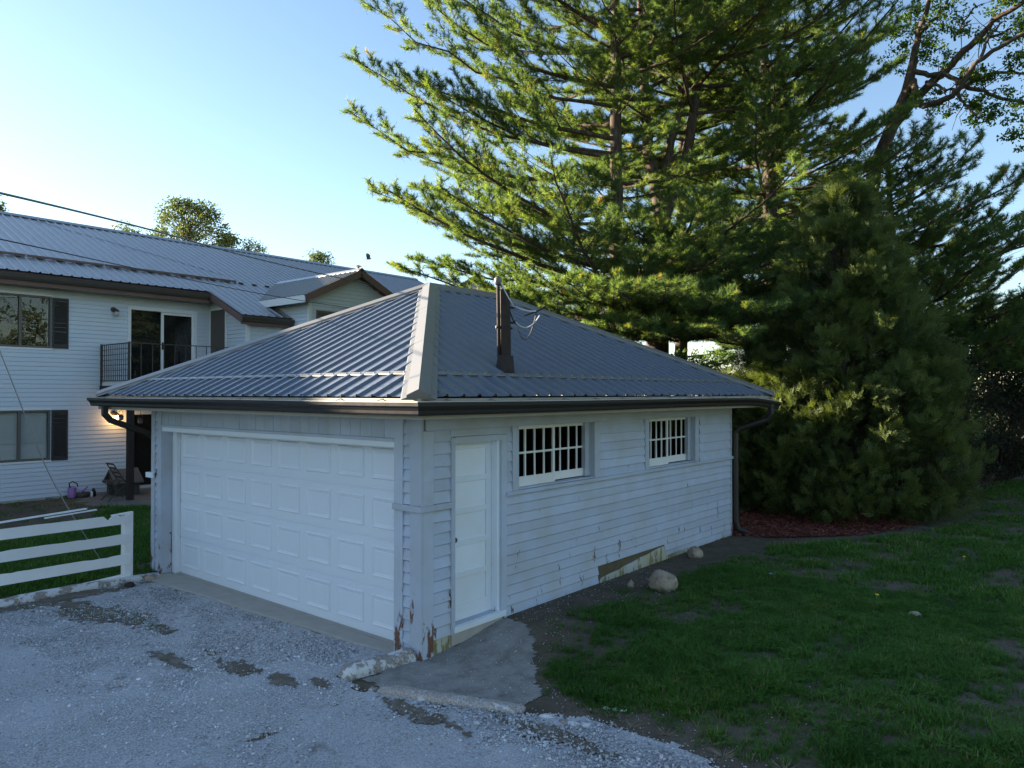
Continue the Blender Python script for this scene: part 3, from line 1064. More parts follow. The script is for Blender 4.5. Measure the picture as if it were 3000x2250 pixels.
SLOPES = [  # origin at an eave corner, along the eave, up the slope, normal, eave length
    ((-GW - OV, -OV, EZ), (1, 0, 0), (0, CT, ST), (0, -ST, CT), LX),
    ((OV, -OV, EZ), (0, 1, 0), (-CT, 0, ST), (ST, 0, CT), LY),
    ((OV, GL + OV, EZ), (-1, 0, 0), (0, -CT, ST), (0, ST, CT), LX),
    ((-GW - OV, GL + OV, EZ), (0, -1, 0), (CT, 0, ST), (-ST, 0, CT), LY)]
SEAM = .56
for si, (O, e, s, nn, ln) in enumerate(SLOPES):
    top_ = lambda u, ln=ln: max(0.0, min(u, ln - u, HR)) / CT
    rows = [(lambda u: 0.0, lambda u, t=top_: min(t(u), SEAM), 0.0), (lambda u: SEAM - .02, top_, .006)]
    for (lo, hi, lift) in rows:
        u = 0.0
        while u < ln - .01:
            u1 = min(u + .9144, ln)
            roof_sheet(garage, M['roof'], O, e, s, nn, u, u1, lo, hi, lift + random.uniform(0, .0015), extra=(HR, ln - HR, SEAM * CT, ln - SEAM * CT))
            u = u1
    # snow bar along the end lap, its screws
    O_, e_, s_, n_ = map(Vector, (O, e, s, nn))
    ua, ub = SEAM * CT + .06, ln - SEAM * CT - .06
    sm = MB(); K = int((ub - ua) / .2286)
    V, F = [], []
    for k in range(K * 2 + 1):
        u = ua + (ub - ua) * k / (K * 2)
        dz = (.022 if k % 2 else .0255) + random.uniform(-.001, .001)
        for (v, h) in ((SEAM - .085, dz - .010), (SEAM - .08, dz), (SEAM - .03, dz + .003), (SEAM - .022, dz - .006)):
            V.append(O_ + e_ * u + s_ * v + n_ * h)
    for k in range(K * 2):
        for j in range(3):
            a = k * 4 + j
            F.append((a, a + 4, a + 5, a + 1))
    sm.add(V, F)
    sm.build("seam_strip", M['cap'], garage)
    if si < 2:
        scr = MB()
        for k in range(int(ln / .2286)):
            u = (k + .5) * .2286 + .055
            for v in (.18, .95, 1.65, 2.35, 3.05):
                if v < top_(u) - .12 and v > .05:
                    p = O_ + e_ * u + s_ * v + n_ * .007
                    scr.tube([p, p + n_ * .007], [.009, .006], 6)
        tag(scr.build("screw_heads", M['screw'], garage), kind='stuff')
        for k in range(K):
            u = ua + (ub - ua) * (k + .5) / K
            p = O_ + e_ * u + s_ * (SEAM - .055) + n_ * .026
            MB().tube([p, p + n_ * .008], [.011, .008], 6).build("screw", M['metal_g'], garage)


def cap(p, q, n1, n2, pieces, wd=.165):
    p, q = Vector(p), Vector(q); d = (q - p).normalized(); n1, n2 = Vector(n1), Vector(n2)
    a1 = n1.cross(d); a1.normalize()
    if a1.z > 0: a1 = -a1
    a2 = n2.cross(d); a2.normalize()
    if a2.z > 0: a2 = -a2
    up = (n1 + n2).normalized()
    for i in range(pieces):
        f0, f1 = i / pieces, (i + 1) / pieces + (.004 if i < pieces - 1 else 0)
        g = i * .0015
        A, B = p.lerp(q, f0), p.lerp(q, f1)
        V, F = [], []
        for X in (A, B):
            for (off) in (a1 * wd + n1 * .022, a1 * (wd - .012) + n1 * (.026 + g), a1 * (wd - .06) + n1 * (.028 + g), a1 * (wd - .068) + n1 * (.050 + g), up * (.074 + g),
                          a2 * (wd - .068) + n2 * (.050 + g), a2 * (wd - .06) + n2 * (.028 + g), a2 * (wd - .012) + n2 * (.026 + g), a2 * wd + n2 * .022):
                V.append(X + off)
        for k in range(8): F.append((k, k + 1, 9 + k + 1, 9 + k))
        F.append(tuple(reversed(range(9)))); F.append(tuple(range(9, 18)))
        MB().add(V, F).build("hip_cap", M['cap'], garage)


PZ = EZ + TN * HR
pk1 = (-GW / 2, HR - OV, PZ); pk2 = (-GW / 2, GL + OV - HR, PZ)
cap((OV, -OV, EZ), pk1, SLOPES[0][3], SLOPES[1][3], 3)
cap((-GW - OV, -OV, EZ), pk1, SLOPES[0][3], SLOPES[3][3], 3)
cap((OV, GL + OV, EZ), pk2, SLOPES[1][3], SLOPES[2][3], 3)
cap((-GW - OV, GL + OV, EZ), pk2, SLOPES[3][3], SLOPES[2][3], 3)
cap(pk1, pk2, SLOPES[1][3], SLOPES[3][3], 2)

# soffit, fascia, crown
MB().box(-GW - OV + .01, OV - .01, -OV + .01, GL + OV - .01, 2.425, 2.445).build("soffit", M['tan'], garage)
for (fr, a0, a1) in ((FF, -GW - OV - .02, OV + .02), (FS, -OV - .0, GL + OV + .02)):
    MB().fbox(fr, a0, a1, OV - .015, OV + .004, 2.415, 2.605).build("fascia", M['tan'], garage)
    MB().fbox(fr, a0 + .5, a1 - .5, .0355, .085, 2.406, 2.4245).build("crown_moulding", M['tan'], garage)
MB().box(-GW - OV - .02, -GW - OV, -OV, GL + OV, 2.415, 2.60).build("fascia", M['tan'], garage)
MB().box(-GW - OV, OV, GL + OV, GL + OV + .02, 2.415, 2.60).build("fascia", M['tan'], garage)


def gutter(fr, a0, a1, miter0, miter1, sag):
    """K-style gutter: back against the fascia, ogee front, rolled lip."""
    prof = [(.0, .0), (.055, .0), (.072, .018), (.078, .045), (.098, .070), (.118, .088), (.122, .118), (.112, .124), (.104, .112), (.0, .105)]
    n = 24; V, F = [], []
    m_ = len(prof)
    for i in range(n + 1):
        t = i / n
        for (b, c) in prof:
            lo, hi = a0 + (b if miter0 else 0) * miter0, a1 + (b if miter1 else 0) * miter1
            a = lo + (hi - lo) * t
            bb, dz = sag(t)
            V.append(fr.p(a, OV + .006 + b + bb, 2.452 + c + dz))
    for i in range(n):
        for k in range(m_): F.append((i * m_ + k, i * m_ + (k + 1) % m_, (i + 1) * m_ + (k + 1) % m_, (i + 1) * m_ + k))
    F.append(tuple(reversed(range(m_)))); F.append(tuple(range(n * m_, (n + 1) * m_)))
    g_ = MB().add(V, F).build("gutter", M['gutter'], garage)
    V, F = [], []
    for i in range(n + 1):
        t = i / n
        b = .117
        lo, hi = a0 + b * miter0, a1 + b * miter1
        a = lo + (hi - lo) * t
        bb, dz = sag(t)
        V += [fr.p(a, OV + .006 + .110 + bb, 2.452 + .1245 + dz), fr.p(a, OV + .006 + .1235 + bb, 2.452 + .1215 + dz), fr.p(a, OV + .006 + .1225 + bb, 2.452 + .1285 + dz), fr.p(a, OV + .006 + .111 + bb, 2.452 + .129 + dz)]
    for i in range(n):
        for k in range(4): F.append((i * 4 + k, i * 4 + (k + 1) % 4, i * 4 + 4 + (k + 1) % 4, i * 4 + 4 + k))
    F += [(3, 2, 1, 0), (n * 4, n * 4 + 1, n * 4 + 2, n * 4 + 3)]
    MB().add(V, F).build("gutter_lip_highlight", M['lip'], g_)  # separate pale strip paints the lit edge of the lip
    k = 0
    a = a0 + .35
    while a < a1 - .2:
        t = (a - a0) / (a1 - a0); bb, dz = sag(t)
        p0 = fr.p(a, OV + .004, 2.60 + dz * .3); p1 = fr.p(a + .01, OV + .10 + bb, 2.575 + dz)
        MB().bar(p0, p1, .022, .005).build("gutter_hanger", M['metal_g'], g_)
        a += .62
    return g_


gutter(FF, -GW - OV - .13, OV + .006, 0, 1, lambda t: (0, .012 * (1 - t) ** 2 - .01 * math.sin(t * 9) * .3))
gutter(FS, -OV - .006, GL + OV + .12, -1, 0, lambda t: (0, -.01 * math.sin(t * 7) * .4 - (.085 * max(0, (t - .84) / .16) ** 1.6)))


def downspout(pts, w_=.095, d_=.075):
    mb = MB()
    pts = [Vector(p) for p in pts]
    mb.tube(pts, w_ * .62, 4)
    return mb


dsp = MB().tube([(-5.97, -.625, 2.46), (-5.97, -.625, 2.35), (-5.955, -.55, 2.26), (-5.90, -.02, 2.04), (-5.885, .06, 1.96), (-5.885, .07, 1.80), (-5.885, .07, .10), (-5.98, -.04, .04)], .052, 4)
dsp.build("downspout", M['gutter'], garage)
d2 = MB().tube([(.62, GL + .30, 2.46), (.62, GL + .30, 2.30), (.56, GL + .28, 2.19), (.14, GL + .12, 2.03), (.075, GL + .075, 1.95), (.07, GL + .07, 1.8), (.07, GL + .07, .40), (.10, GL + .10, .26), (.24, GL + .18, .19)], .054, 8)
d2.build("downspout", M['gutter'], garage, smooth=False)

# service mast through the right slope
mast = MB()
mb_, mt_ = Vector((-.03, 1.33, 2.86)), Vector((-.055, 1.345, 3.83))
mast.tube([mb_, mb_.lerp(mt_, .5) + Vector((.004, 0, 0)), mt_], [.078, .076, .072], 4)
mo = mast.build("service_mast", M['timber'], garage, bevel=.006)
MB().tube([mb_ + Vector((-.03, -.02, -.06)), mb_ + Vector((-.005, -.005, .06)), mb_ + Vector((0, 0, .22))], [.17, .11, .088], 10).build("mast_flashing", M['timber'], mo, smooth=True)
cx, cy = mt_.x - .035, mt_.y - .078
MB().tube([(cx + .02, cy, 2.95), (cx, cy, 3.9)], .021, 10).build("conduit", M['timber'], mo, smooth=True)
MB().lathe((cx, cy, 3.88), [(.026, 0), (.036, .01), (.046, .04), (.044, .07), (.028, .09), (.004, .097)], 12).build("weatherhead", M['weather'], mo, smooth=True)
for (dz, L_) in ((.80, .18), (.62, .14), (.55, -.12)):
    p = mb_.lerp(mt_, dz)
    MB().tube([p + Vector((0, .03, 0)), p + Vector((.02, .06 + abs(L_) * .3, .0)), p + Vector((.06 if L_ > 0 else -.06, .11 if L_ > 0 else -.09, .01))], [.012, .016, .02], 8).build("insulator", M['iron'], mo, smooth=True)


def arc(p, q, sag_, n=12, side=(0, 0, 0)):
    p, q, sd_ = Vector(p), Vector(q), Vector(side)
    return [p.lerp(q, i / n) + Vector((0, 0, -sag_ * 4 * (i / n) * (1 - i / n))) + sd_ * math.sin(math.pi * i / n) for i in range(n + 1)]


ins1 = mb_.lerp(mt_, .80) + Vector((.06, .11, .01)); ins2 = mb_.lerp(mt_, .62) + Vector((.06, .11, .01))
joint = Vector((.16, 1.66, 3.60))
MB().tube(arc((cx + .03, cy, 3.93), ins1, .10, 12, (.05, 0, 0)), .007, 6).build("service_wire", M['whitewire'], mo)
MB().tube(arc((cx + .01, cy + .02, 3.93), ins2, .16, 12, (.03, .03, 0)), .008, 6).build("service_wire", M['black'], mo)
MB().tube(arc(ins1, joint, .02), .009, 6).build("service_wire", M['whitewire'], mo)
MB().tube(arc(ins2, joint, .26, 16), .006, 6).build("service_wire", M['black'], mo)
MB().tube(arc(ins2, joint + Vector((.02, .03, -.05)), .10, 16), .007, 6).build("service_wire", M['whitewire'], mo)
MB().tube([joint + Vector((-.12, -.08, -.05)), joint, joint + Vector((.06, .10, .06))], .012, 6).build("service_wire", M['black'], mo)

# ------------------------------------------------------------------ kerbs, rocks, litter near the garage
def lump(name, c, rx, ry, rz, mat, label, cat, seed, group=None, rough=.22, n=3, rot=0.0, sink=.25):
    rg = np.random.default_rng(seed)
    me = bpy.data.meshes.new(name)
    import bmesh
    bm = bmesh.new(); bmesh.ops.create_icosphere(bm, subdivisions=n, radius=1.0)
    off = rg.random(3) * 50
    for v in bm.verts:
        p = v.co.normalized()
        d = 1 + rough * (2 * fbm(p.x * 1.2 + off[0] + p.z, p.y * 1.2 + off[1] - .5 * p.z, 1.3, 4) - 1) + rough * .5 * (2 * vnoise(p.x * 3 + off[2], p.y * 3 + p.z * 2.1, 1.2) - 1)
        q = Vector((p.x * d, p.y * d, p.z * d))
        q = Vector((round(q.x * 3.2) / 3.2 * .22 + q.x * .78, round(q.y * 3.2) / 3.2 * .22 + q.y * .78, q.z))
        v.co = Vector((q.x * rx * math.cos(rot) - q.y * ry * math.sin(rot), q.x * rx * math.sin(rot) + q.y * ry * math.cos(rot), q.z * rz))
    bm.to_mesh(me); bm.free()
    me.polygons.foreach_set("use_smooth", [True] * len(me.polygons))
    z = float(gh(c[0], c[1])) + rz * (1 - 2 * sink)
    o = link_mesh(name, me, None, (c[0], c[1], z), mat)
    return tag(o, label, cat, group)


lump("rock", (.80, 3.42), .175, .16, .155, M['rock'], "large round tan rock lying beside the garage wall", "rock", 1, rough=.32)
lump("rock", (.30, 5.42), .11, .12, .105, M['rock'], "medium cracked tan rock close to the hole in the wall foot", "rock", 22, rough=.36)
lump("rock", (.44, 3.28), .045, .045, .055, M['rock'], "small pale upright rock between the wall and the large rock", "rock", 5, rough=.35, n=2)
lump("rock", (-5.28, -.28), .10, .075, .055, M['rock'], "grey stone wedged by the left foot of the garage front", "rock", 7, n=2)
lump("rock", (-5.12, -.62), .09, .07, .05, M['timber'], "dark lump of stone at the end of the fence kerb", "rock", 9, n=2)
lump("rock", (3.55, 4.2), .07, .06, .045, M['rock'], "small pale stone alone in the far lawn", "rock", 13, n=2)


def kerb(name, p, q, w_, h_, seed, label, cat="kerb", n=26, sinkz=-.05, taper=.7, mat='kerb'):
    p, q = Vector(p), Vector(q)
    d = (q - p); L_ = d.length; d.normalize(); r = Vector((-d.y, d.x, 0))
    V, F = [], []
    for i in range(n + 1):
        t = i / n
        c = p + d * (L_ * t) + r * (.02 * (vnoise(t * 4, seed, 1.3) - .5))
        g = float(gh(c.x, c.y))
        endf = min(1, min(t, 1 - t) / .05) * (1 - taper) + taper if taper < 1 else 1
        ww = w_ / 2 * (1 + .25 * (vnoise(t * 9, seed + 3, 1.7) - .5)) * endf
        hh = h_ * (1 + .35 * (vnoise(t * 7, seed + 8, 1.9) - .5)) * (.55 + .45 * min(1, min(t, 1 - t) / .12 + .2))
        for (s_, z) in ((-1.05, sinkz), (-1.0, hh * .55), (-.78, hh * .9), (-.3, hh * 1.02), (.35, hh), (.8, hh * .86), (1.0, hh * .5), (1.05, sinkz)):
            jx = .012 * (vnoise(t * 23 + s_, seed, 2.3) - .5)
            V.append((c.x + r.x * (s_ * ww + jx), c.y + r.y * (s_ * ww + jx), g + z + (.012 * (vnoise(t * 31, seed + s_ * 3, 2.0) - .5) if z > 0 else 0)))
    for i in range(n):
        for k in range(7): F.append((i * 8 + k, i * 8 + k + 1, i * 8 + 9 + k, i * 8 + 8 + k))
    F += [tuple(reversed(range(8))), tuple(range(n * 8, n * 8 + 8))]
    o = MB().add(V, F).build(name, M[mat])
    return tag(o, label, cat)


kerb("concrete_kerb", (-.09, -.02, 0), (-.21, -.80, 0), .17, .115, 3, "flaking white concrete kerb jutting from the garage corner onto gravel")
kerb("concrete_kerb", (.27, -.745, 0), (1.52, -.265, 0), .15, .055, 8, "low broken kerb strip across the gravel with a white paint patch", n=40, mat="kerb2")
kerb("concrete_kerb", (1.86, -.24, 0), (2.10, -.15, 0), .07, .025, 15, "short thin white kerb fragment near the lawn edge", n=10)
kerb("concrete_kerb", (1.68, -.25, 0), (1.79, -.20, 0), .07, .03, 18, "white kerb chip just past the low kerb strip", n=6)
kerb("concrete_kerb", (.18, -.80, 0), (.25, -.75, 0), .06, .03, 21, "tiny white kerb chip between the two longer kerbs", n=6)
kerb("concrete_kerb", (-5.44, -.10, 0), (-5.32, -8.0, 0), .20, .085, 25, "rough painted kerb under the white fence", n=90)

# ------------------------------------------------------------------ fence
fence = empty("board_fence", (-5.5, -4.2, 0.0), "white four-board fence with a split top rail beside the gravel", "fence")
for y in (-.49, -3.0, -5.5, -8.0):
    MB().box(-5.585, -5.465, y - .06, y + .06, -.1, .955).build("post", M['fence'], fence, bevel=.006)


def rail(y0, y1, z0, h, x0, x1, ragged=0, slope=0.0, name="rail"):
    n = max(4, int(abs(y1 - y0) / .06))
    V, F = [], []
    for i in range(n + 1):
        t = i / n; y = y0 + (y1 - y0) * t
        zz = z0 + slope * (y1 - y0) * t
        tp = zz + h + .004 * (vnoise(y, z0, 5) - .5)
        if ragged: tp -= ragged * max(0, vnoise(y, z0 * 7, 9.5) - .45) * 1.6 * (1 if ragged < .05 else math.exp(-((y + .70) / .22) ** 2) * 2.2)
        V += [(x0, y, zz), (x1, y, zz), (x1, y, tp), (x0, y, tp)]
    for i in range(n):
        for k in range(4): F.append((i * 4 + k, i * 4 + (k + 1) % 4, i * 4 + 4 + (k + 1) % 4, i * 4 + 4 + k))
    F += [(3, 2, 1, 0), (n * 4, n * 4 + 1, n * 4 + 2, n * 4 + 3)]
    V = [tuple(map(float, v)) for v in V]
    return MB().add(V, F).build(name, M['fence'], fence)


for (z0, h, rg) in ((.815, .135, .055), (.535, .138, .012), (.245, .140, .014)):
    rail(-.475, -3.0, z0, h, -5.4645, -5.442, rg)
    rail(-3.003, -8.05, z0, h, -5.4645, -5.442, .02)
rail(-.475, -3.0, -.005, .125, -5.4645, -5.440, 0, .055)
rail(-3.003, -8.05, -.16, .14, -5.4645, -5.440, 0, .0)
# cap board that has come off the post and rides up
MB().bar((-5.50, -3.1, .972), (-5.545, -1.02, 1.075), .05, .018).build("loose_cap_board", M['fence'], fence)
MB().bar((-5.47, -1.55, 1.022), (-5.52, -.90, 1.05), .035, .014).build("loose_cap_board", M['fence'], fence)
MB().bar((-5.50, -.71, .945), (-5.50, -.43, .965), .07, .014).build("loose_cap_board", M['fence'], fence)

# ------------------------------------------------------------------ the house behind
HX = -15.0
house = empty("house", (HX - 4, 4.0, 0.0), "white two-storey house with brown shutters, balcony and ribbed metal roof", "house")
FH = Fr((HX, 0, 0), (0, 1, 0), (1, 0, 0))
UW = (.33, 1.655, 3.755, 5.03); LW = (.33, 1.645, 1.01, 2.245)
SD = (3.46, 5.36, 2.90, 4.975); LD = (3.45, 5.36, .10, 2.17)
holed_wall(FH, -18, 5.80, -.05, 5.35, -.16, -.001, [UW, LW, SD, LD]).build("wall", M['vinyl'], house)  # wall lengthened out of view so the house keeps sun off the driveway
MB().box(HX - 10, HX - .162, -18, 18, -.05, 5.34).build("rear_wall", M['vinyl'], house)
siding(house, FH, -18, 5.755, .10, 5.24, .107, M['vinyl'], holes=[UW, LW, SD, LD], name="siding_board", notch=.015, t=.020, breaks=1, jit=.0005, gap=.001)
MB().fbox(FH, -18, 5.75, -.03, .008, -.08, .098).build("foundation", M['concrete'], house)


def house_window(h, blind):
    a0, a1, c0, c1 = h
    mid = a0 + (a1 - a0) * .495
    m = MB()
    m.fbox(FH, a0, a1, -.06, .02, c0, c0 + .05); m.fbox(FH, a0, a1, -.06, .02, c1 - .045, c1)
    m.fbox(FH, a0, a0 + .045, -.06, .02, c0 + .0501, c1 - .0451); m.fbox(FH, a1 - .045, a1, -.06, .02, c0 + .0501, c1 - .0451)
    m.fbox(FH, mid - .03, mid + .03, -.06, .012, c0 + .0501, c1 - .0451)
    root = m.build("window", M['frame_br'], house)
    t = MB().fbox(FH, a0 - .03, a1 + .03, .0, .022, c1 + .001, c1 + .045); t.build("window_trim", M['vtrim'], root)
    MB().fbox(FH, a0 - .03, a1 + .03, .0, .03, c0 - .045, c0 - .001).build("window_trim", M['vtrim'], root)
    for (p, q) in ((a0 + .045, mid - .03), (mid + .03, a1 - .045)):
        MB().fbox(FH, p, q, -.034, -.028, c0 + .05, c1 - .045).build("pane", M['glass'], root)
    if blind:
        MB().fbox(FH, a0 + .045, a1 - .045, -.13, -.12, c0 + .05, c1 - .045).build("pane_backing", M['curtain'], root)
        k = 0; z = c1 - .07
        while z > c0 + .45:
            MB().fbox(FH, a0 + .05, a1 - .06, -.10, -.085, z - .028, z - .002).build("blind_slat", M['curtain'], root)
            z -= .032
    else:
        MB().fbox(FH, a0 + .045, a1 - .045, -.155, -.145, c0 + .05, c1 - .045).build("pane_backing", M['dark'], root)  # black board close behind the glass, painted as the unlit inside
    return root


def shutter(a0, a1, c0, c1):
    m = MB()
    m.fbox(FH, a0, a0 + .045, .008, .04, c0, c1); m.fbox(FH, a1 - .045, a1, .008, .04, c0, c1)
    m.fbox(FH, a0 + .045, a1 - .045, .008, .04, c1 - .06, c1); m.fbox(FH, a0 + .045, a1 - .045, .008, .04, c0, c0 + .09)
    m.fbox(FH, a0 + .045, a1 - .045, .008, .018, c0 + .09, c1 - .06)
    s = m.build("shutter", M['shutter'], house)
    lv = MB(); z = c0 + .095
    while z < c1 - .07:
        lv.hexa([FH.p(a0 + .046, .019, z + .012), FH.p(a1 - .046, .019, z + .012), FH.p(a1 - .046, .036, z), FH.p(a0 + .046, .036, z),
                 FH.p(a0 + .046, .019, z + .022), FH.p(a1 - .046, .019, z + .022), FH.p(a1 - .046, .036, z + .010), FH.p(a0 + .046, .036, z + .010)])
        z += .027
    tag(lv.build("louver", M['shutter'], s), kind='stuff')


house_window(UW, False); house_window(LW, True)
for c0, c1 in ((3.76, 5.01), (.99, 2.235)):
    shutter(1.665, 2.03, c0, c1); shutter(-.05, .318, c0, c1)


def sliding_door(h, lower=False):
    a0, a1, c0, c1 = h
    mid = (a0 + a1) / 2 - .02
    m = MB()
    m.fbox(FH, a0, a0 + .085, -.06, .026, c0, c1); m.fbox(FH, a1 - .085, a1, -.06, .026, c0, c1)
    m.fbox(FH, a0 + .0851, a1 - .0851, -.06, .026, c1 - .09, c1); m.fbox(FH, a0 + .0851, a1 - .0851, -.06, .02, c0, c0 + .07)
    root = m.build("sliding_door", M['vtrim'], house)
    for i, (p, q, b) in enumerate(((a0 + .086, mid + .035, -.045), (mid - .035, a1 - .086, -.012))):
        f = MB()
        s_ = .022 if i == 0 and not lower else .055
        if i == 1:
            f.fbox(FH, p, p + .075, b - .025, b, c0 + .071, c1 - .091); f.fbox(FH, q - .055, q, b - .025, b, c0 + .071, c1 - .091)
            f.fbox(FH, p + .0751, q - .0551, b - .025, b, c1 - .16, c1 - .091); f.fbox(FH, p + .0751, q - .0551, b - .025, b, c0 + .071, c0 + .15)
            f.build("door_frame", M['vtrim'], root)
            MB().fbox(FH, p + .075, q - .055, b - .016, b - .010, c0 + .15, c1 - .16).build("pane", M['glass'], root)
        else:
            MB().fbox(FH, p, q, b - .016, b - .010, c0 + .071, c1 - .091).build("pane", M['glass'], root)
    MB().fbox(FH, a0 + .086, a1 - .086, -.155, -.145, c0 + .071, c1 - .091).build("pane_backing", M['dark'], root)  # black board stands for the shade behind the door glass
    MB().fbox(FH, mid - .02, mid + .02, .0, .02, c0 + .95, c0 + 1.15).build("door_handle", M['black'], root)


sliding_door(SD); sliding_door(LD, True)


def wall_lamp(y, z, lit):
    m = MB().tube([FH.p(y - .03, .012, z + .06), FH.p(y - .03, .045, z + .06)], .065, 12)
    m.tube([FH.p(y - .03, .045, z + .06), FH.p(y + .0, .12, z + .07), FH.p(y + .01, .14, z + .03)], .022, 8)
    m.lathe(FH.p(y + .01, .14, z), [(.052, .0), (.06, .012), (.045, .05), (.02, .065)], 12)
    root = m.build("wall_lamp", M['iron'], house)
    jar = MB().lathe(FH.p(y + .01, .14, z - .13), [(.02, .0), (.045, .01), (.055, .06), (.05, .129)], 12)
    jar.build("lamp_shade", M['bulb'] if lit else M['lampglass'], root, smooth=True)
    if lit:
        l = bpy.data.lights.new("lamp_light", 'POINT'); l.energy = 1.3; l.color = (1, .55, .2); l.shadow_soft_size = .05
        lo = bpy.data.objects.new("lamp_light", l); COL.objects.link(lo); lo.location = FH.p(y + .02, .30, z - .06)
    return root


M['lampglass'] = plain("frosted_lamp_glass", (.42, .43, .42), .3, .1, 20)
wall_lamp(3.12, 4.78, False)
wall_lamp(3.15, 2.07, True)

# bump-out with the balcony closet
FB = Fr((HX, 5.76, 0), (1, 0, 0), (0, -1, 0))     # faces -Y, a along +X from the main wall
BXF = -13.0
FBF = Fr((BXF, 0, 0), (0, 1, 0), (1, 0, 0))
MB().prism([(HX - .15, 5.775, 2.75), (BXF - .015, 5.775, 2.75), (BXF - .015, 5.775, 4.74), (HX - .15, 5.775, 5.66)], (0, 1.26, 0)).build("wall", M['vinyl'], house)
BS = .44
rk = lambda z, e, a0, a1: (a0, min(a1, (5.46 - BS * .0 - (z + e)) / BS + .55))
siding(house, FB, .02, 2.0 - .07, 2.80, 5.35, .107, M['vinyl'], holes=[(.03, .93, 2.7, 5.07)], name="siding_board", notch=.015, t=.020, jit=.0005, top=rk, b=.0)
MB().fbox(FB, 1.93, 2.015, .0, .022, 2.75, 4.72).build("corner_trim", M['vtrim'], house)
MB().fbox(FBF, 5.745, 5.83, -.02, .022, 2.75, 4.72).build("corner_trim", M['vtrim'], house)
bd = MB().fbox(FB, .09, .88, .004, .03, 2.86, 5.02).build("closet_door", M['browndoor'], house)
m = MB(); m.fbox(FB, .03, .089, .0, .034, 2.8, 5.08); m.fbox(FB, .881, .94, .0, .034, 2.8, 5.08); m.fbox(FB, .0895, .8805, .0, .034, 5.021, 5.08)
m.build("closet_door_casing", M['vtrim'], house)
siding(house, FBF, 5.83, 7.04, 2.75, 4.72, .107, M['vinyl'], name="siding_board", notch=.015, t=.020, jit=.0005, b=-.014)

# gable wing
GX = -12.0
FG = Fr((GX, 0, 0), (0, 1, 0), (1, 0, 0))
FGS = Fr((0, 7.04, 0), (1, 0, 0), (0, -1, 0))
GP, GY, GS = 6.20, 8.62, .485                        # ridge height, ridge y, slope
MB().box(GX - 3.2, GX - .016, 7.055, 10.2, -.05, 5.2).build("wall", M['vinyl'], house)
MB().prism([(GX - .016, 7.055, 5.2), (GX - .016, 10.2, 5.2), (GX - .016, 10.2, 5.36), (GX - .016, GY, 6.12), (GX - .016, 7.055, 5.36)], (-3.1, 0, 0)).build("wall", M['vinyl'], house)
siding(house, FGS, HX + .2, GX - .06, 2.0, 5.36, .107, M['vinyl'], name="siding_board", notch=.015, t=.020, jit=.0005, b=-.014)
gk = lambda z, e, a0, a1: (max(a0, GY - (GP - .02 - z - e) / GS), min(a1, GY + (GP - .02 - z - e) / GS))
siding(house, FG, 7.12, 10.2, 2.0, 6.15, .107, M['vinyl'], holes=[(7.27, 8.55, 3.7, 4.99)], name="siding_board", notch=.015, t=.020, jit=.0005, b=-.014, top=gk)
MB().fbox(FG, 7.035, 7.12, -.02, .016, 2.0, 5.36).build("corner_trim", M['vtrim'], house)
MB().fbox(FGS, GX - .06, GX + .0, -.02, .016, 2.0, 5.36).build("corner_trim", M['vtrim'], house)
gw = MB(); gw.fbox(FG, 7.27, 8.55, -.005, .022, 3.7, 4.97); gwo = gw.build("window", M['frame_br'], house)
for (p, q) in ((7.32, 7.88), (7.94, 8.50)): MB().fbox(FG, p, q, .0225, .026, 3.76, 4.91).build("pane", M['glass'], gwo)

# house roof
HS = math.atan(BS); hc, hs = math.cos(HS), math.sin(HS)
RX, RZ = -20.0, 7.88
EX = -14.5; EZH = RZ - BS * (EX - RX)
LXE = -12.78
y = -18.3  # roof starts at the added unseen length that blocks the low sun
while y < 18.4:
    y1 = min(y + .9144, 18.4)
    def lo_(u, y=y):
        yy = -18.3 + u
        return 0.0
    mid = (y + y1) / 2
    low = LXE if 5.45 < mid < 7.05 else EX
    ez = RZ - BS * (low - RX)
    O = (low, -18.3, ez + .06)
    ln = (low - RX) / hc
    roof_sheet(house, M['hroof'], O, (0, 1, 0), (-hc, 0, hs), (hs, 0, hc), y + 18.3, y1 + 18.3, lambda u: 0.0, lambda u, ln=ln: ln, random.uniform(0, .002))
    y = y1
MB().add([(RX, -18.3, RZ + .055), (RX, 18.4, RZ + .055), (-25.5, 18.4, 5.5), (-25.5, -18.3, 5.5)], [(0, 1, 2, 3)]).build("roof_sheet", M['hroof'], house)
MB().prism([(EX + .02, -18.3, EZH + .0), (RX, -18.3, RZ - .02), (-25.4, -18.3, 5.40), (-25.3, -18.3, 5.3), (EX - .1, -18.3, 5.36)], (0, 36.7, 0)).build("roof_deck", M['brown'], house)
MB().prism([(LXE + .02, 5.47, RZ - BS * (LXE - RX) + .02), (EX - .2, 5.47, EZH + .1), (EX - .2, 5.47, EZH - .12), (LXE, 5.47, RZ - BS * (LXE - RX) - .12)], (0, 1.62, 0)).build("roof_deck", M['brown'], house)
rc = MB(); rc.prism([(RX - .16, -18.3, RZ - .0), (RX, -18.3, RZ + .10), (RX + .16, -18.3, RZ + .01), (RX + .17, -18.3, RZ + .025), (RX, -18.3, RZ + .125), (RX - .17, -18.3, RZ + .02)], (0, 36.75, 0))
rc.build("ridge_cap", M['hroof'], house)
y = -4.17
while y < 7.0:
    x = -15.68; z = RZ - BS * (x - RX) + .06
    MB().bar((x, y, z + .05), (x, min(y + 1.8, 6.95), z + .05), .05, .055).build("snow_rail", M['brown'], house)
    for k in range(4): MB().bar((x + .05, y + .2 + .45 * k, z + .012), (x + .05, y + .34 + .45 * k, z + .012), .08, .03).build("rail_bracket", M['bark_gut'], house)
    y += 1.83
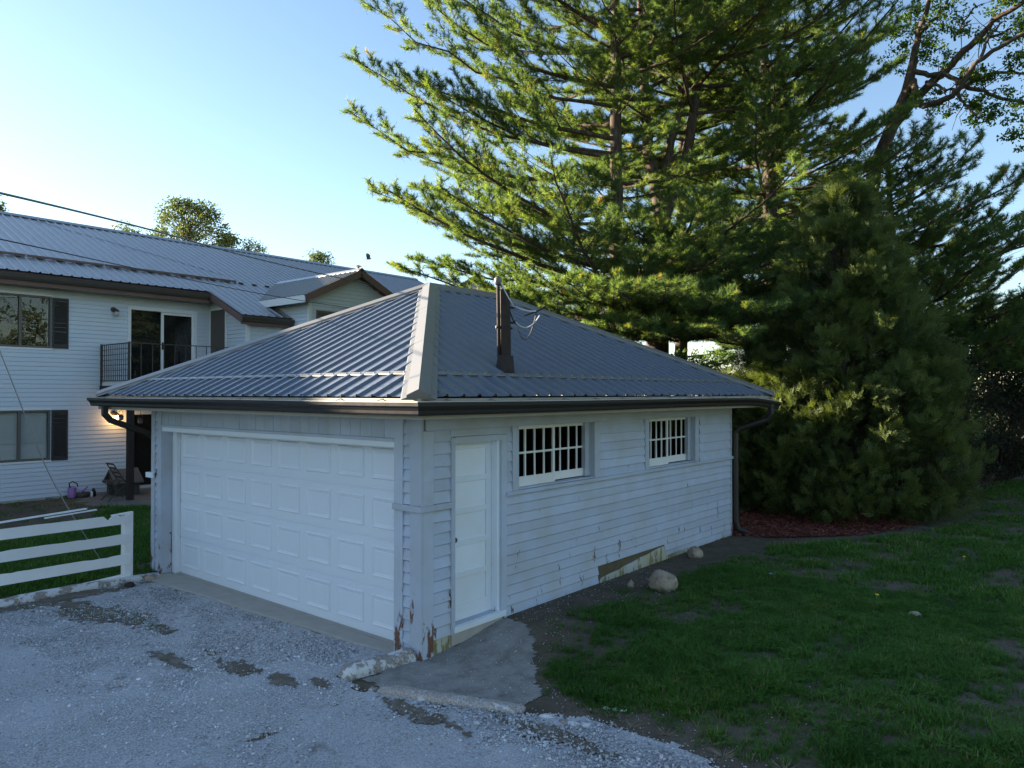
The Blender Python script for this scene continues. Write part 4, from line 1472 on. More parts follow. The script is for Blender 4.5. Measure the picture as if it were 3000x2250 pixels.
# eave trim, gutters
MB().box(EX - .5, EX - .02, -18.2, 5.45, 5.20, 5.23).build("soffit", M['tan'], house)
MB().box(EX - .02, EX + .005, -18.2, 5.47, 5.19, 5.40).build("fascia", M['brown'], house)
MB().prism([(EX + .007, -18.2, 5.31), (EX + .07, -18.2, 5.30), (EX + .10, -18.2, 5.36), (EX + .12, -18.2, 5.44), (EX + .007, -18.2, 5.44)], (0, 23.7, 0)).build("gutter", M['bark_gut'], house)
MB().prism([(LXE - .02, 5.45, RZ - BS * (LXE - RX) - .16), (LXE - .02, 5.45, RZ - BS * (LXE - RX) + .03), (EX + .03, 5.45, EZH + .03), (EX + .03, 5.45, EZH - .16)], (0, .025, 0)).build("rake_board", M['brown'], house)
lez = RZ - BS * (LXE - RX)
MB().box(LXE - .02, LXE + .0, 5.45, 7.08, lez - .20, lez + .02).build("fascia", M['brown'], house)
MB().prism([(LXE + .002, 5.45, lez - .12), (LXE + .06, 5.45, lez - .12), (LXE + .11, 5.45, lez - .01), (LXE + .11, 5.45, lez + .02), (LXE + .002, 5.45, lez + .02)], (0, 1.65, 0)).build("gutter", M['bark_gut'], house)
MB().tube([(LXE + .04, 7.0, lez - .1), (LXE + .02, 7.0, lez - .3), (LXE - .15, 7.0, lez - .45), (LXE - .16, 7.0, .3)], .055, 4).build("downspout", M['bark_gut'], house)
# gable roof
gcs, gsn = math.cos(math.atan(GS)), math.sin(math.atan(GS))
GE = GY - 6.72
glen = GE / gcs
xo = GX + .30
for sgn in (1, -1):
    u = 0.0
    O = (xo if sgn > 0 else xo - 4.5, GY - sgn * GE, GP - GS * GE + .05)
    e = (-1, 0, 0) if sgn > 0 else (1, 0, 0)
    while u < 4.49:
        u1 = min(u + .9144, 4.5)
        mn = lambda u_, sgn=sgn: 0.0
        if sgn > 0:  # the sheet stops at the valley with the main roof
            vlo = lambda u_: max(0.0, (u_ - 2.37) * .44 / .485) / gcs
        else:
            vlo = lambda u_: 0.0
        roof_sheet(house, M['hroof2'] if 'hroof2' in M else M['hroof'], O, e, (0, sgn * gcs, gsn), (0, -sgn * gsn, gcs), u, u1, vlo, lambda u_: glen, 0.0)
        u = u1
MB().prism([(xo - .02, GY - GE, GP - GS * GE + .02), (xo - .02, GY, GP + .03), (xo - .02, GY + GE, GP - GS * GE + .02), (xo - .02, GY + GE, GP - GS * GE - .06), (xo - .02, GY, GP - .06), (xo - .02, GY - GE, GP - GS * GE - .06)], (-2.7, 0, 0)).build("roof_deck", M['brown'], house)
for sgn in (1, -1):
    MB().bar((xo, GY - sgn * (GE + .0), GP - GS * GE - .05), (xo, GY, GP - .05), .03, .19, (0, sgn * gsn * -1, 1)).build("rake_board", M['brown'], house)
MB().bar((xo + .0, GY - GE - .02, GP - GS * GE - .06), (xo - 2.7, GY - GE - .02, GP - GS * GE - .06), .03, .20).build("fascia", M['vtrim'], house)
MB().prism([(xo + .03, GY - .14, GP - .01), (xo + .03, GY, GP + .075), (xo + .03, GY + .14, GP - .01), (xo + .03, GY + .14, GP + .012), (xo + .03, GY, GP + .10), (xo + .03, GY - .14, GP + .012)], (-4.3, 0, 0)).build("ridge_cap", M['hroof'], house)
# vent pipe on the ridge
vp = MB().tube([(-20.1, 15.16, 7.7), (-20.1, 15.16, 8.10)], .06, 10); vp.lathe((-20.1, 15.16, 8.10), [(.03, 0), (.16, .02), (.14, .05), (.01, .09)], 12)
vp.build("vent_pipe", M['metal_g'], house, smooth=True)

# balcony
BXO, BY0, BZ = -13.30, 2.80, 2.84
dk = MB().box(HX + .018, BXO - .003, BY0, 5.74, BZ - .16, BZ - .02).build("balcony", M['timber'], house)
MB().box(HX + .02, BXO, BY0 - .03, BY0 - .001, BZ - .20, BZ + .0).build("rim_board", M['timber'], dk)
MB().box(BXO, BXO + .03, BY0 - .03, 5.74, BZ - .20, BZ + .0).build("rim_board", M['timber'], dk)
MB().box(HX + .02, BXO - .01, BY0 + .02, BY0 + .04, BZ + .0, BZ + .10).build("kick_board", M['vtrim'], dk)
RT = 3.885
for (p, q) in (((HX + .02, BY0, RT), (BXO, BY0, RT)), ((BXO, BY0, RT), (BXO, 5.74, RT)), ((HX + .02, BY0, BZ + .12), (BXO, BY0, BZ + .12)), ((BXO, BY0, BZ + .12), (BXO, 5.74, BZ + .12))):
    MB().bar(p, q, .035, .022).build("hand_rail", M['iron'], dk)
bl = MB().box(-.008, .008, -.008, .008, BZ + .12, RT)
bme = bpy.data.meshes.new("baluster")
bme.from_pydata([(p[0], p[1], p[2]) for p in bl.v], [], bl.f); bme.materials.append(M['iron'])
oh = ORIG[house.name]
x = HX + .12
while x < BXO - .05:
    link_mesh("baluster", bme, dk, Vector((x, BY0, 0)) - oh); x += .115
y = BY0 + .28
while y < 5.7:
    link_mesh("baluster", bme, dk, Vector((BXO, y, 0)) - oh); y += .28
for k in range(1, 7):
    z = BZ + .12 + (RT - BZ - .12) * k / 7
    MB().bar((HX + .02, BY0, z), (BXO, BY0, z), .012, .012).build("cross_bar", M['iron'], dk)
for (px_, py_) in ((HX + .03, BY0), (BXO, BY0), (BXO, 5.70)):
    MB().box(px_ - .018, px_ + .018, py_ - .018, py_ + .018, BZ - .02, RT + .03).build("rail_post", M['iron'], dk)
MB().box(-13.32, -13.18, 2.74, 2.88, -.05, BZ - .2).build("porch_post", M['timber'], house, bevel=.004)
MB().box(-13.32, -13.18, 5.5, 5.64, -.05, BZ - .2).build("porch_post", M['timber'], house, bevel=.004)

# ------------------------------------------------------------------ things in the yard
dh = empty("doghouse", (-14.42, 3.12, .05), "small weathered wooden doghouse with shingle roof on the patio", "doghouse")
zb = .06
m = MB(); m.box(-14.72, -14.12, 2.86, 3.42, zb, zb + .36); m.prism([(-14.72, 2.86, zb + .36), (-14.12, 2.86, zb + .36), (-14.42, 2.86, zb + .62)], (0, .56, 0))
m.build("body", M['plankgrey'], dh)
MB().add([], []).prism([(-14.42, 2.78, zb + .66), (-14.05, 2.78, zb + .33), (-14.06, 2.78, zb + .30), (-14.42, 2.78, zb + .62)], (0, .72, 0)).build("roof_board", M['shingle'], dh)
MB().prism([(-14.42, 2.78, zb + .66), (-14.42, 2.78, zb + .62), (-14.78, 2.78, zb + .30), (-14.79, 2.78, zb + .33)], (0, .72, 0)).build("roof_board", M['shingle'], dh)
MB().prism([(-14.53 + .11 + .13 * math.cos(a), 2.856, zb + .17 + .13 * math.sin(a)) for a in np.linspace(0, math.pi, 9)] + [(-14.55, 2.856, zb + .03), (-14.29, 2.856, zb + .03)], (0, -.006, 0)).build("doorway_shade_plate", M['dark'], dh)  # dark plate on the solid front, painted as a shaded opening

fc = empty("folding_chair", (-13.6, 2.62, .05), "dark slatted folding chair standing in front of the doghouse", "chair")
cz = .05


def chair():
    for sx in (-.2, .2):
        MB().bar((-13.6 + sx, 2.36, cz), (-13.6 + sx, 2.86, cz + .46), .03, .02).build("leg", M['plankgrey'], fc)
        MB().bar((-13.6 + sx * .9, 2.90, cz), (-13.6 + sx * .9, 2.40, cz + .46), .03, .02).build("leg", M['plankgrey'], fc)
        MB().bar((-13.6 + sx, 2.76, cz + .44), (-13.6 + sx, 2.48, cz + .90), .03, .02).build("back_rail", M['plankgrey'], fc)
    for k in range(4):
        t = .25 + k * .24
        c = Vector((-13.6, 2.76, cz + .44)).lerp(Vector((-13.6, 2.48, cz + .90)), t)
        MB().bar(c - Vector((.2, 0, 0)), c + Vector((.2, 0, 0)), .012, .05, (0, -.5, .85)).build("back_slat", M['plankgrey'], fc)
    for k in range(6):
        MB().bar((-13.82, 2.42 + k * .075, cz + .465), (-13.38, 2.42 + k * .075, cz + .465), .055, .014).build("seat_slat", M['plankgrey'], fc)


chair()
wc = empty("watering_can", (-14.72, 2.05, .05), "purple plastic watering can on the ground against the siding", "watering can")
MB().lathe((-14.72, 2.05, .06), [(.095, 0), (.10, .02), (.098, .24), (.09, .255), (.07, .255), (.07, .25)], 16).build("can", M['purple'], wc, smooth=True)
MB().tube([(-14.72, 2.0, .31), (-14.72, 1.98, .42), (-14.72, 2.06, .46), (-14.72, 2.16, .40), (-14.72, 2.18, .33)], .014, 8).build("handle", M['timber'], wc, smooth=True)
MB().tube([(-14.66, 2.13, .12), (-14.60, 2.28, .24), (-14.58, 2.36, .33)], [.03, .02, .018], 8).build("spout", M['purple'], wc, smooth=True)
bs = MB().lathe((-14.62, 2.27, .05), [(.10, 0), (.15, .06), (.16, .13), (.14, .135), (.13, .08)], 14)
tag(bs.build("flower_pot", M['plankgrey'], smooth=True), "low round brown pot between the watering can and garden figure", "flower pot")
gn = empty("garden_figure", (-14.58, 2.46, .05), "little black and white garden figure on the patio edge", "garden ornament")
MB().lathe((-14.58, 2.49, .05), [(.03, 0), (.06, .02), (.055, .12), (.035, .18), (.03, .21), (.01, .23)], 10).build("body", M['black'], gn, smooth=True)
MB().lathe((-14.53, 2.43, .05), [(.015, 0), (.03, .02), (.028, .11), (.012, .15)], 10).build("belly", M['white'], gn, smooth=True)


def lantern(x, y, z, label):
    L_ = empty("lantern", (x, y, z), label, "lantern", "hanging lanterns below the balcony")
    MB().lathe((x, y, z - .07), [(.02, 0), (.05, .012), (.062, .06), (.055, .085)], 12).build("bowl", M['lampglass2'], L_, smooth=True)
    MB().lathe((x, y, z + .016), [(.06, 0), (.062, .03), (.04, .06), (.015, .07)], 12).build("cap", M['iron'], L_, smooth=True)
    MB().tube([(x, y - .045, z + .03), (x, y - .05, z + .12), (x, y, z + .20), (x, y + .05, z + .12), (x, y + .045, z + .03)], .007, 6).build("bail", M['iron'], L_)
    MB().tube([(x, y, z + .20), (x, y, BZ - .17)], .004, 5).build("cord", M['black'], L_)


M['lampglass2'] = plain("smoky_pink_glass", (.16, .12, .12), .25, .2, 20)
lantern(-14.0, 2.90, 2.04, "small dark hanging lantern nearest the brown shutter")
lantern(-14.0, 3.12, 1.87, "dark hanging lantern lowest of three, in front of the lit lamp")
lantern(-14.0, 3.38, 1.94, "small dark hanging lantern beside the white door frame")

# ------------------------------------------------------------------ wires
def wire(name, pts, r, mat, label, cat):
    P = [Vector(p) for p in pts]
    out = []
    for i in range(len(P) - 1):
        p0, p1, p2, p3 = P[max(i - 1, 0)], P[i], P[i + 1], P[min(i + 2, len(P) - 1)]
        for k in range(6):
            t = k / 6
            out.append(.5 * ((2 * p1) + (p2 - p0) * t + (2 * p0 - 5 * p1 + 4 * p2 - p3) * t * t + (3 * p1 - p0 - 3 * p2 + p3) * t ** 3))
    out.append(P[-1])
    o = MB().tube(out, r, 6).build(name, mat, smooth=True)
    return tag(o, label, cat)


M['cable'] = plain("grey_green_cable", (.12, .16, .125), .6, .3, 6)
wire("power_cable", [(-2.27, -3.67, 4.45), (-3.97, -2.49, 4.82), (-5.88, -.57, 5.16), (-7.43, 1.13, 5.40), (-9.83, 3.68, 5.755), (-11.45, 6.6, 5.93), (-11.72, 9.1, 5.84)], .014, M['cable'], "thick green-grey overhead cable dropping across the sky to the gable", "cable")
wire("power_cable", [(-2.91, -3.55, 4.19), (-4.56, -2.32, 4.425), (-7.75, .87, 4.78), (-10.33, 4.57, 5.0), (-11.98, 8.4, 5.13)], .008, M['black'], "thin dark overhead cable crossing the house eave below the thick one", "cable")
wire("guy_wire", [(-6.05, -2.98, 6.1), (-6.151, -2.62, 5.198), (-6.327, -1.824, 3.218), (-6.471, -1.269, 1.742), (-6.461, -.923, .975), (-6.395, -.531, .22), (-6.37, -.42, .02)], .009, M['metal_g'], "slanting steel guy wire anchored in the grass behind the fence", "wire")
wire("phone_wire", [(-15.9, 7.6, 6.12), (-17.6, 5.3, 6.92), (-19.0, 3.6, 7.52), (-19.8, 2.4, 7.90)], .005, M['black'], "thin dark wire lying across the house roof sheets", "wire")

# bird
bm_ = MB()
c = Vector((-14.3, 11.0, 7.2))
dirv = Vector((.77, .6, .05)).normalized(); side = Vector((-.6, .77, .2)).normalized()
bird = empty("bird", c, "small grey bird flying above the gable roof", "bird")
MB().tube([c - dirv * .11, c - dirv * .05, c + dirv * .02, c + dirv * .07, c + dirv * .095], [.006, .022, .030, .020, .006], 8).build("body", M['feather'], bird, smooth=True)
for s_ in (1, -1):
    V = [c + dirv * .05 + side * .02 * s_, c - dirv * .05 + side * .02 * s_, c - dirv * .07 + side * .09 * s_ + Vector((0, 0, .10)), c + dirv * .04 + side * .08 * s_ + Vector((0, 0, .11)), c - dirv * .06 + side * .10 * s_ + Vector((0, 0, .20))]
    Vt = [v + Vector((0, 0, .006)) for v in V]
    MB().add(V + Vt, [(0, 1, 2, 3), (3, 2, 4), (5, 8, 7, 6), (8, 9, 7), (0, 3, 8, 5), (1, 6, 7, 2), (3, 4, 9, 8), (2, 7, 9, 4), (0, 5, 6, 1)]).build("wing", M['feather'], bird)
V = [c - dirv * .09 + side * .012, c - dirv * .09 - side * .012, c - dirv * .17 - side * .03, c - dirv * .17 + side * .03]
MB().prism(V, (0, 0, .005)).build("tail", M['feather'], bird)

# ------------------------------------------------------------------ trees
def unit(v): return v / np.maximum(np.linalg.norm(v, axis=-1, keepdims=True), 1e-9)


def tufts_to_tris(P, D, size, n, rng, wd=.019, spread=(12, 62), droop=.12):
    """each tuft: n thin needles fanned about its own direction."""
    N = len(P)
    D = unit(D)
    a = np.where(np.abs(D[:, 2:3]) < .9, np.array([[0, 0, 1.]]), np.array([[1., 0, 0]]))
    X = unit(np.cross(D, a)); Y = np.cross(D, X)
    ph = rng.random((N, n)) * 2 * np.pi
    th = np.radians(rng.uniform(spread[0], spread[1], (N, n)))
    L = size[:, None] * rng.uniform(.7, 1.12, (N, n))
    dirs = D[:, None] * np.cos(th)[..., None] + (X[:, None] * np.cos(ph)[..., None] + Y[:, None] * np.sin(ph)[..., None]) * np.sin(th)[..., None]
    dirs[..., 2] -= droop * rng.random((N, n))
    base = P[:, None] - D[:, None] * (size[:, None, None] * rng.uniform(-.1, .55, (N, n))[..., None])
    wv = unit(np.cross(dirs, rng.normal(size=(N, n, 3)))) * (wd / 2)
    tip = base + dirs * L[..., None]
    return np.stack([base - wv, base + wv, tip], 2).reshape(-1, 3, 3)


def seg_prisms(A, B, r0, r1):
    """three-sided twigs from A to B."""
    D = unit(B - A)
    a = np.where(np.abs(D[:, 2:3]) < .9, np.array([[0, 0, 1.]]), np.array([[1., 0, 0]]))
    X = unit(np.cross(D, a)); Y = np.cross(D, X)
    n = len(A); V = np.zeros((n, 6, 3))
    for k in range(3):
        c, s_ = math.cos(2 * math.pi * k / 3), math.sin(2 * math.pi * k / 3)
        V[:, k] = A + (X * c + Y * s_) * np.asarray(r0).reshape(-1, 1)
        V[:, 3 + k] = B + (X * c + Y * s_) * np.asarray(r1).reshape(-1, 1)
    F = np.array([[0, 1, 4, 3], [1, 2, 5, 4], [2, 0, 3, 5]])
    FF_ = (F[None] + 6 * np.arange(n)[:, None, None]).reshape(-1, 4)
    return V.reshape(-1, 3), FF_


def tuft_template(k, n=38, ln=.128, wd=.0085):
    rg = np.random.default_rng(500 + k)
    D = np.tile(np.array([[1.0, 0, 0]]), (1, 1))
    out = []
    for i in range(n):
        th = math.radians(rg.uniform(8, 74)); ph = rg.random() * 6.283
        d = np.array([math.cos(th), math.sin(th) * math.cos(ph), math.sin(th) * math.sin(ph)])
        b = np.array([rg.uniform(-.16, .0), 0, 0]) + rg.normal(size=3) * .004
        L = ln * rg.uniform(.7, 1.1)
        w_ = np.cross(d, rg.normal(size=3)); w_ = w_ / np.linalg.norm(w_) * wd / 2
        out.append([b - w_, b + w_, b + d * L])
    for i in range(3):
        a0, a1 = 2.1 * i, 2.1 * (i + 1)
        r_ = .0035
        p = [np.array([-.24, r_ * math.cos(a0), r_ * math.sin(a0)]), np.array([-.24, r_ * math.cos(a1), r_ * math.sin(a1)]), np.array([.0, 0, 0])]
        out.append(p)
    V, F = soup(out)
    tn = np.repeat(np.concatenate([rg.normal(size=n) * .06, np.zeros(3)]), 3)
    return template("needle_tuft", V, F, tn, [M['needle'], M['bark']], [0] * n + [1] * 3)


TUFTS = [tuft_template(k) for k in range(5)]


class Wood:
    def __init__(s): s.V = []; s.F = []; s.n = 0

    def add(s, V, F):
        s.V.append(np.asarray(V, float)); s.F.append(np.asarray(F) + s.n); s.n += len(V)

    def tube(s, pts, rs, n=6):
        pts = np.asarray(pts, float); rs = np.asarray(rs, float)
        T = np.gradient(pts, axis=0); T = unit(T)
        ref = np.array([.31, .17, .94]) if abs(T[0, 2]) < .8 else np.array([1., .1, 0])
        X = unit(np.cross(T, ref)); Y = np.cross(T, X)
        ang = 2 * np.pi * np.arange(n) / n
        V = pts[:, None] + (X[:, None] * np.cos(ang)[None, :, None] + Y[:, None] * np.sin(ang)[None, :, None]) * rs[:, None, None]
        m_ = len(pts)
        I = np.arange(m_ * n).reshape(m_, n); J = np.roll(I, -1, axis=1)
        F = np.stack([I[:-1], J[:-1], J[1:], I[1:]], -1).reshape(-1, 4)
        s.add(V.reshape(-1, 3), F)

    def build(s, name, parent, mat):
        return idx_mesh(name, np.concatenate(s.V), np.concatenate(s.F), None, mat, parent, smooth=True)


def limb(p0, az, el0, el1, L, rng, n=9, wob=.06):
    pts = [np.array(p0, float)]
    a = az
    for i in range(n):
        t = (i + .5) / n
        el = el0 + (el1 - el0) * t ** 1.3 + rng.normal() * wob * .5
        a = a + rng.normal() * wob
        d = np.array([math.cos(a) * math.cos(el), math.sin(a) * math.cos(el), math.sin(el)])
        pts.append(pts[-1] + d * (L / n))
    return np.array(pts)


def pine_limb(W, T, pts, r0, rng, bare=.25, sec=.225, dens=1.0, tsize=1.0, seclen=.42):
    """a limb, its side shoots in a flat fan, and the needle tufts; T collects (P, D, size)."""
    m_ = len(pts) - 1
    seg = np.linalg.norm(np.diff(pts, axis=0), axis=1); L = seg.sum()
    cum = np.concatenate([[0], np.cumsum(seg)]) / L
    W.tube(pts, r0 * (1 - cum * .86), 5)
    at = lambda t: np.array([np.interp(t, cum, pts[:, k]) for k in range(3)])
    t = bare; side = 1
    TA, TB = [], []
    while t < 1.0:
        p = at(t); d = unit(at(min(t + .05, 1)) - at(max(t - .05, 0)))
        hz = unit(np.cross(d, [0, 0, 1.0]))
        up = np.cross(hz, d)
        ls = (1 - t) * L * seclen * rng.uniform(.7, 1.15) + .28
        ang = math.radians(rng.uniform(38, 62))
        dd = unit(d * math.cos(ang) + hz * side * math.sin(ang) + up * rng.uniform(-.12, .35))
        ns = max(2, int(ls / .30))
        q = [p]
        for k in range(ns):
            dd = unit(dd + np.array([0, 0, .07]) + rng.normal(size=3) * .07 + d * .06)
            q.append(q[-1] + dd * ls / ns)
        q = np.array(q)
        W.tube(q, np.linspace(max(.006, r0 * .3 * (1 - t * .6)), .003, len(q)), 3)
        if t < .55 and rng.random() < .22:
            t += .5 * sec / L; side = -side
            continue
        # twigs
        s_ = rng.uniform(.15, .3) * min(1, ls)
        sd2 = 1
        while s_ < ls:
            f = s_ / ls
            b = q[min(int(f * ns), ns - 1)] + (q[min(int(f * ns) + 1, ns)] - q[min(int(f * ns), ns - 1)]) * (f * ns - int(f * ns))
            hz2 = unit(np.cross(dd, [0, 0, 1.0]))
            lt = rng.uniform(.10, .24) * (1.15 - .5 * f)
            td = unit(dd * .8 + hz2 * sd2 * .75 + np.array([0, 0, rng.uniform(-.25, .55)]))
            e_ = b + td * lt
            T.append((e_, td + np.array([0, 0, .22]), tsize * rng.uniform(.8, 1.2)))
            if rng.random() < .8: T.append((b + td * lt * rng.uniform(.2, .6), td + rng.normal(size=3) * .45 + np.array([0, 0, .1]), tsize * rng.uniform(.75, 1.05)))
            s_ += .085 / dens * rng.uniform(.7, 1.4); sd2 = -sd2
        T.append((q[-1], unit(dd + [0, 0, .2]), tsize * 1.1))
        T.append((q[-1] - dd * .08, unit(dd + [0, 0, .3] + rng.normal(size=3) * .4), tsize))
        t += sec / L * rng.uniform(.75, 1.25) / dens; side = -side
    for k in range(4):
        T.append((pts[-1] - unit(pts[-1] - pts[-2]) * .07 * k, unit(pts[-1] - pts[-2] + rng.normal(size=3) * .35), tsize * 1.1))


def pine(label, trunks, limbs_spec, seed, n_need=14, dens=1.0, group=None, bare=.16, extra=(), tsize=1.05):
    """trunks: list of (points, radii); limbs_spec: (trunk index, z0, z1, per metre, length(az,z), el0, el1)."""
    rng = np.random.default_rng(seed)
    base = trunks[0][0][0]
    t = empty("pine_tree", base, label, "pine tree", group)
    tw = Wood()
    for pts, rs in trunks:
        P = np.array(pts, float); k = 24
        f = np.linspace(0, len(P) - 1, k)
        Q = np.stack([np.interp(f, np.arange(len(P)), P[:, i]) for i in range(3)], -1)
        Q[1:, :2] += rng.normal(size=(k - 1, 2)) * .012
        tw.tube(Q, np.interp(f, np.arange(len(P)), rs), 10)
    tw.build("trunk", t, M['bark'])
    W = Wood(); T = []
    for (ti, z0, z1, per, lf, el0, el1) in limbs_spec:
        P = np.array(trunks[ti][0], float); rs = trunks[ti][1]
        z = z0
        az = rng.random() * 6.28
        while z < z1:
            p = np.array([np.interp(z, P[:, 2], P[:, i]) for i in range(3)])
            rr = np.interp(z, P[:, 2], rs)
            az += 2.4 + rng.normal() * .35
            L = lf(az % (2 * math.pi), z) * rng.uniform(.78, 1.1)
            if L > .5:
                e0 = math.radians(el0 + rng.normal() * 7); e1 = math.radians(el1 + rng.normal() * 8)
                pine_limb(W, T, limb(p, az, e0, e1, L, rng), min(rr * .55, .012 + .0105 * L), rng, bare, dens=dens, tsize=tsize)
            z += 1 / per * rng.uniform(.6, 1.4)
    for (p, q, el0, el1, r0, b_) in extra:   # limbs whose end is known: aimed at q
        p = np.array(p, float); q = np.array(q, float)
        d = q - p; L = np.linalg.norm(d)
        pts = [p + d * f + np.array([0, 0, -el0 * L * 4 * f * (1 - f)]) + rng.normal(size=3) * .03 * L * .3 * (0 < f < 1) for f in np.linspace(0, 1, 10)]
        pine_limb(W, T, np.array(pts), r0, rng, b_, dens=dens * 1.05, tsize=tsize)
    W.build("branches", t, M['bark'])
    P = np.array([x[0] for x in T]); D = np.array([x[1] for x in T]); S = np.array([x[2] for x in T])
    tint = np.clip(.45 + .22 * rng.normal(size=len(P)) + .5 * (fbm(P[:, 0] + P[:, 2], P[:, 1] - P[:, 2], .8, 3) - .5), 0, .9)
    tint = np.where(rng.random(len(P)) < .012, 1.0, tint)
    gn_scatter("crown", P, rot_to(D, rng.random(len(P)) * 6.28), S, tint, TUFTS, t)
    return t, len(P)


ang_left = math.atan2(-.64, -.7685)        # towards the house yard


def adiff(a, b): return abs((a - b + math.pi) % (2 * math.pi) - math.pi)


cnt = 0
# A: straight trunk behind the garage, long boughs over the roof and towards the house
def lenA(az, z):
    k = adiff(az, ang_left)
    L = 5.6 - .10 * max(0, z - 6)
    if k < .7: L *= 1.08
    if adiff(az, math.atan2(-.77, .64)) < .75 and 6.2 < z < 12.5: L *= .34
    if adiff(az, math.atan2(.2, .95)) < .7 and 6.4 < z < 9.8: L *= .36
    return L if z < 12.5 else L * max(.35, 1 - (z - 12.5) * .14)


A_tr = ([(-4.70, 11.22, 0), (-4.69, 11.21, 6.1), (-4.66, 11.18, 9.2), (-4.63, 11.14, 12.8), (-4.6, 11.1, 16.5)], [.21, .17, .15, .12, .03])
exA = [((-4.68, 11.2, 5.0), (-7.55, 6.2, 5.6), .06, 0, .06, .12), ((-4.68, 11.2, 4.7), (-5.6, 7.2, 4.75), .05, 0, .055, .12),
       ((-4.66, 11.2, 6.3), (-8.75, 6.5, 7.6), .07, 0, .06, .2), ((-4.66, 11.2, 7.6), (-9.15, 6.1, 9.55), .075, 0, .06, .2),
       ((-4.65, 11.17, 8.8), (-9.05, 6.2, 10.8), .075, 0, .055, .2), ((-4.64, 11.15, 10.0), (-8.85, 6.35, 12.2), .075, 0, .055, .2),
       ((-4.64, 11.15, 11.1), (-8.5, 6.6, 13.4), .07, 0, .05, .2), ((-4.67, 11.2, 5.6), (-9.1, 8.2, 6.2), .06, 0, .055, .2), ((-4.67, 11.2, 7.0), (-9.6, 8.6, 8.3), .06, 0, .055, .2)]
_, c_ = pine("tall straight pine behind the garage, its boughs reaching out above the gable", [A_tr], [(0, 4.4, 16.2, 6.2, lenA, 2, 34)], 21, 12, 1.0, "pines behind the garage", extra=exA)
cnt += c_
# B: forked pine
B_tr = [([(-4.37, 12.81, 0), (-4.37, 12.81, 3.8), (-4.30, 12.82, 6.3), (-4.22, 12.87, 7.8)], [.33, .30, .27, .24]),
        ([(-4.24, 12.86, 7.5), (-4.17, 12.9, 8.8), (-3.83, 13.15, 10.5), (-3.34, 13.53, 12.5), (-3.0, 13.8, 15.2)], [.15, .12, .10, .075, .02]),
        ([(-4.24, 12.86, 7.4), (-4.52, 12.6, 9.2), (-4.56, 12.55, 10.3), (-4.64, 12.45, 12.5), (-4.7, 12.4, 15.5)], [.18, .15, .13, .10, .02]),
        ([(-4.20, 12.9, 7.5), (-3.75, 13.24, 8.7), (-3.55, 13.39, 10.4), (-3.48, 13.4, 12.9), (-3.4, 13.4, 15)], [.17, .14, .12, .09, .02])]
ang_r = math.atan2(.64, .7685); ang_c = math.atan2(-.77, .64)


def lenB(az, z):
    L = 4.6
    if adiff(az, ang_c) < .85 and 6.8 < z < 10.2: return 0
    if adiff(az, ang_left) < .6: L *= .7
    if adiff(az, ang_r) < .9: L *= 1.15
    return L if z < 12 else L * max(.3, 1 - (z - 12) * .2)


exB = [((-4.3, 12.8, 5.0), (-1.2, 9.0, 4.9), .08, 0, .07, .15), ((-4.3, 12.8, 5.6), (-2.6, 8.6, 5.6), .08, 0, .07, .15), ((-4.3, 12.8, 5.4), (.2, 10.6, 5.4), .08, 0, .07, .15),
       ((-4.3, 12.8, 4.4), (-3.4, 8.4, 4.1), .04, 0, .06, .15), ((-4.3, 12.8, 4.6), (-1.9, 8.6, 3.9), .04, 0, .06, .15), ((-4.2, 12.9, 6.3), (-3.3, 9.3, 6.9), .08, 0, .06, .2), ((-4.2, 12.9, 6.4), (-1.6, 9.8, 7.1), .08, 0, .06, .2),
       ((-4.3, 12.8, 4.2), (-.3, 9.6, 4.3), .05, 0, .06, .15),
       ((-4.3, 12.8, 4.9), (-3.2, 6.9, 4.9), .04, 0, .06, .25), ((-4.3, 12.8, 5.2), (-2.2, 7.1, 4.65), .03, 0, .06, .25), ((-4.3, 12.8, 4.9), (-1.4, 7.6, 4.75), .04, 0, .06, .25), ((-4.3, 12.8, 5.2), (-.5, 8.3, 4.45), .03, 0, .06, .25),
       ((-4.3, 12.8, 4.7), (-2.2, 8.2, 4.05), .02, 0, .05, .25), ((-4.3, 12.8, 4.5), (-1.0, 8.5, 3.95), .02, 0, .05, .25), ((-4.3, 12.8, 4.8), (.2, 9.0, 4.3), .03, 0, .06, .25), ((-4.3, 12.8, 4.4), (-.1, 8.7, 3.75), .02, 0, .05, .25), ((-4.3, 12.8, 5.8), (-.8, 9.2, 5.6), .04, 0, .06, .25)]
_, c_ = pine("thick pine whose trunk forks into several stems above the garage roof", B_tr, [(0, 4.0, 6.9, 5.0, lenB, 0, 20), (1, 8.4, 15, 4.0, lenB, 8, 34), (2, 8.4, 15.3, 3.6, lenB, 5, 30), (3, 8.8, 14.8, 3.8, lenB, 5, 30)], 33, 12, .95, "pines behind the garage", extra=exB)
cnt += c_


def lenC(az, z):
    L = 5.2
    if adiff(az, ang_left) < .7: L *= .75
    if adiff(az, ang_r) < .9 and z > 8: L = 4.4 if z < 11 else 3.4
    return L if z < 12.5 else L * max(.3, 1 - (z - 12.5) * .2)


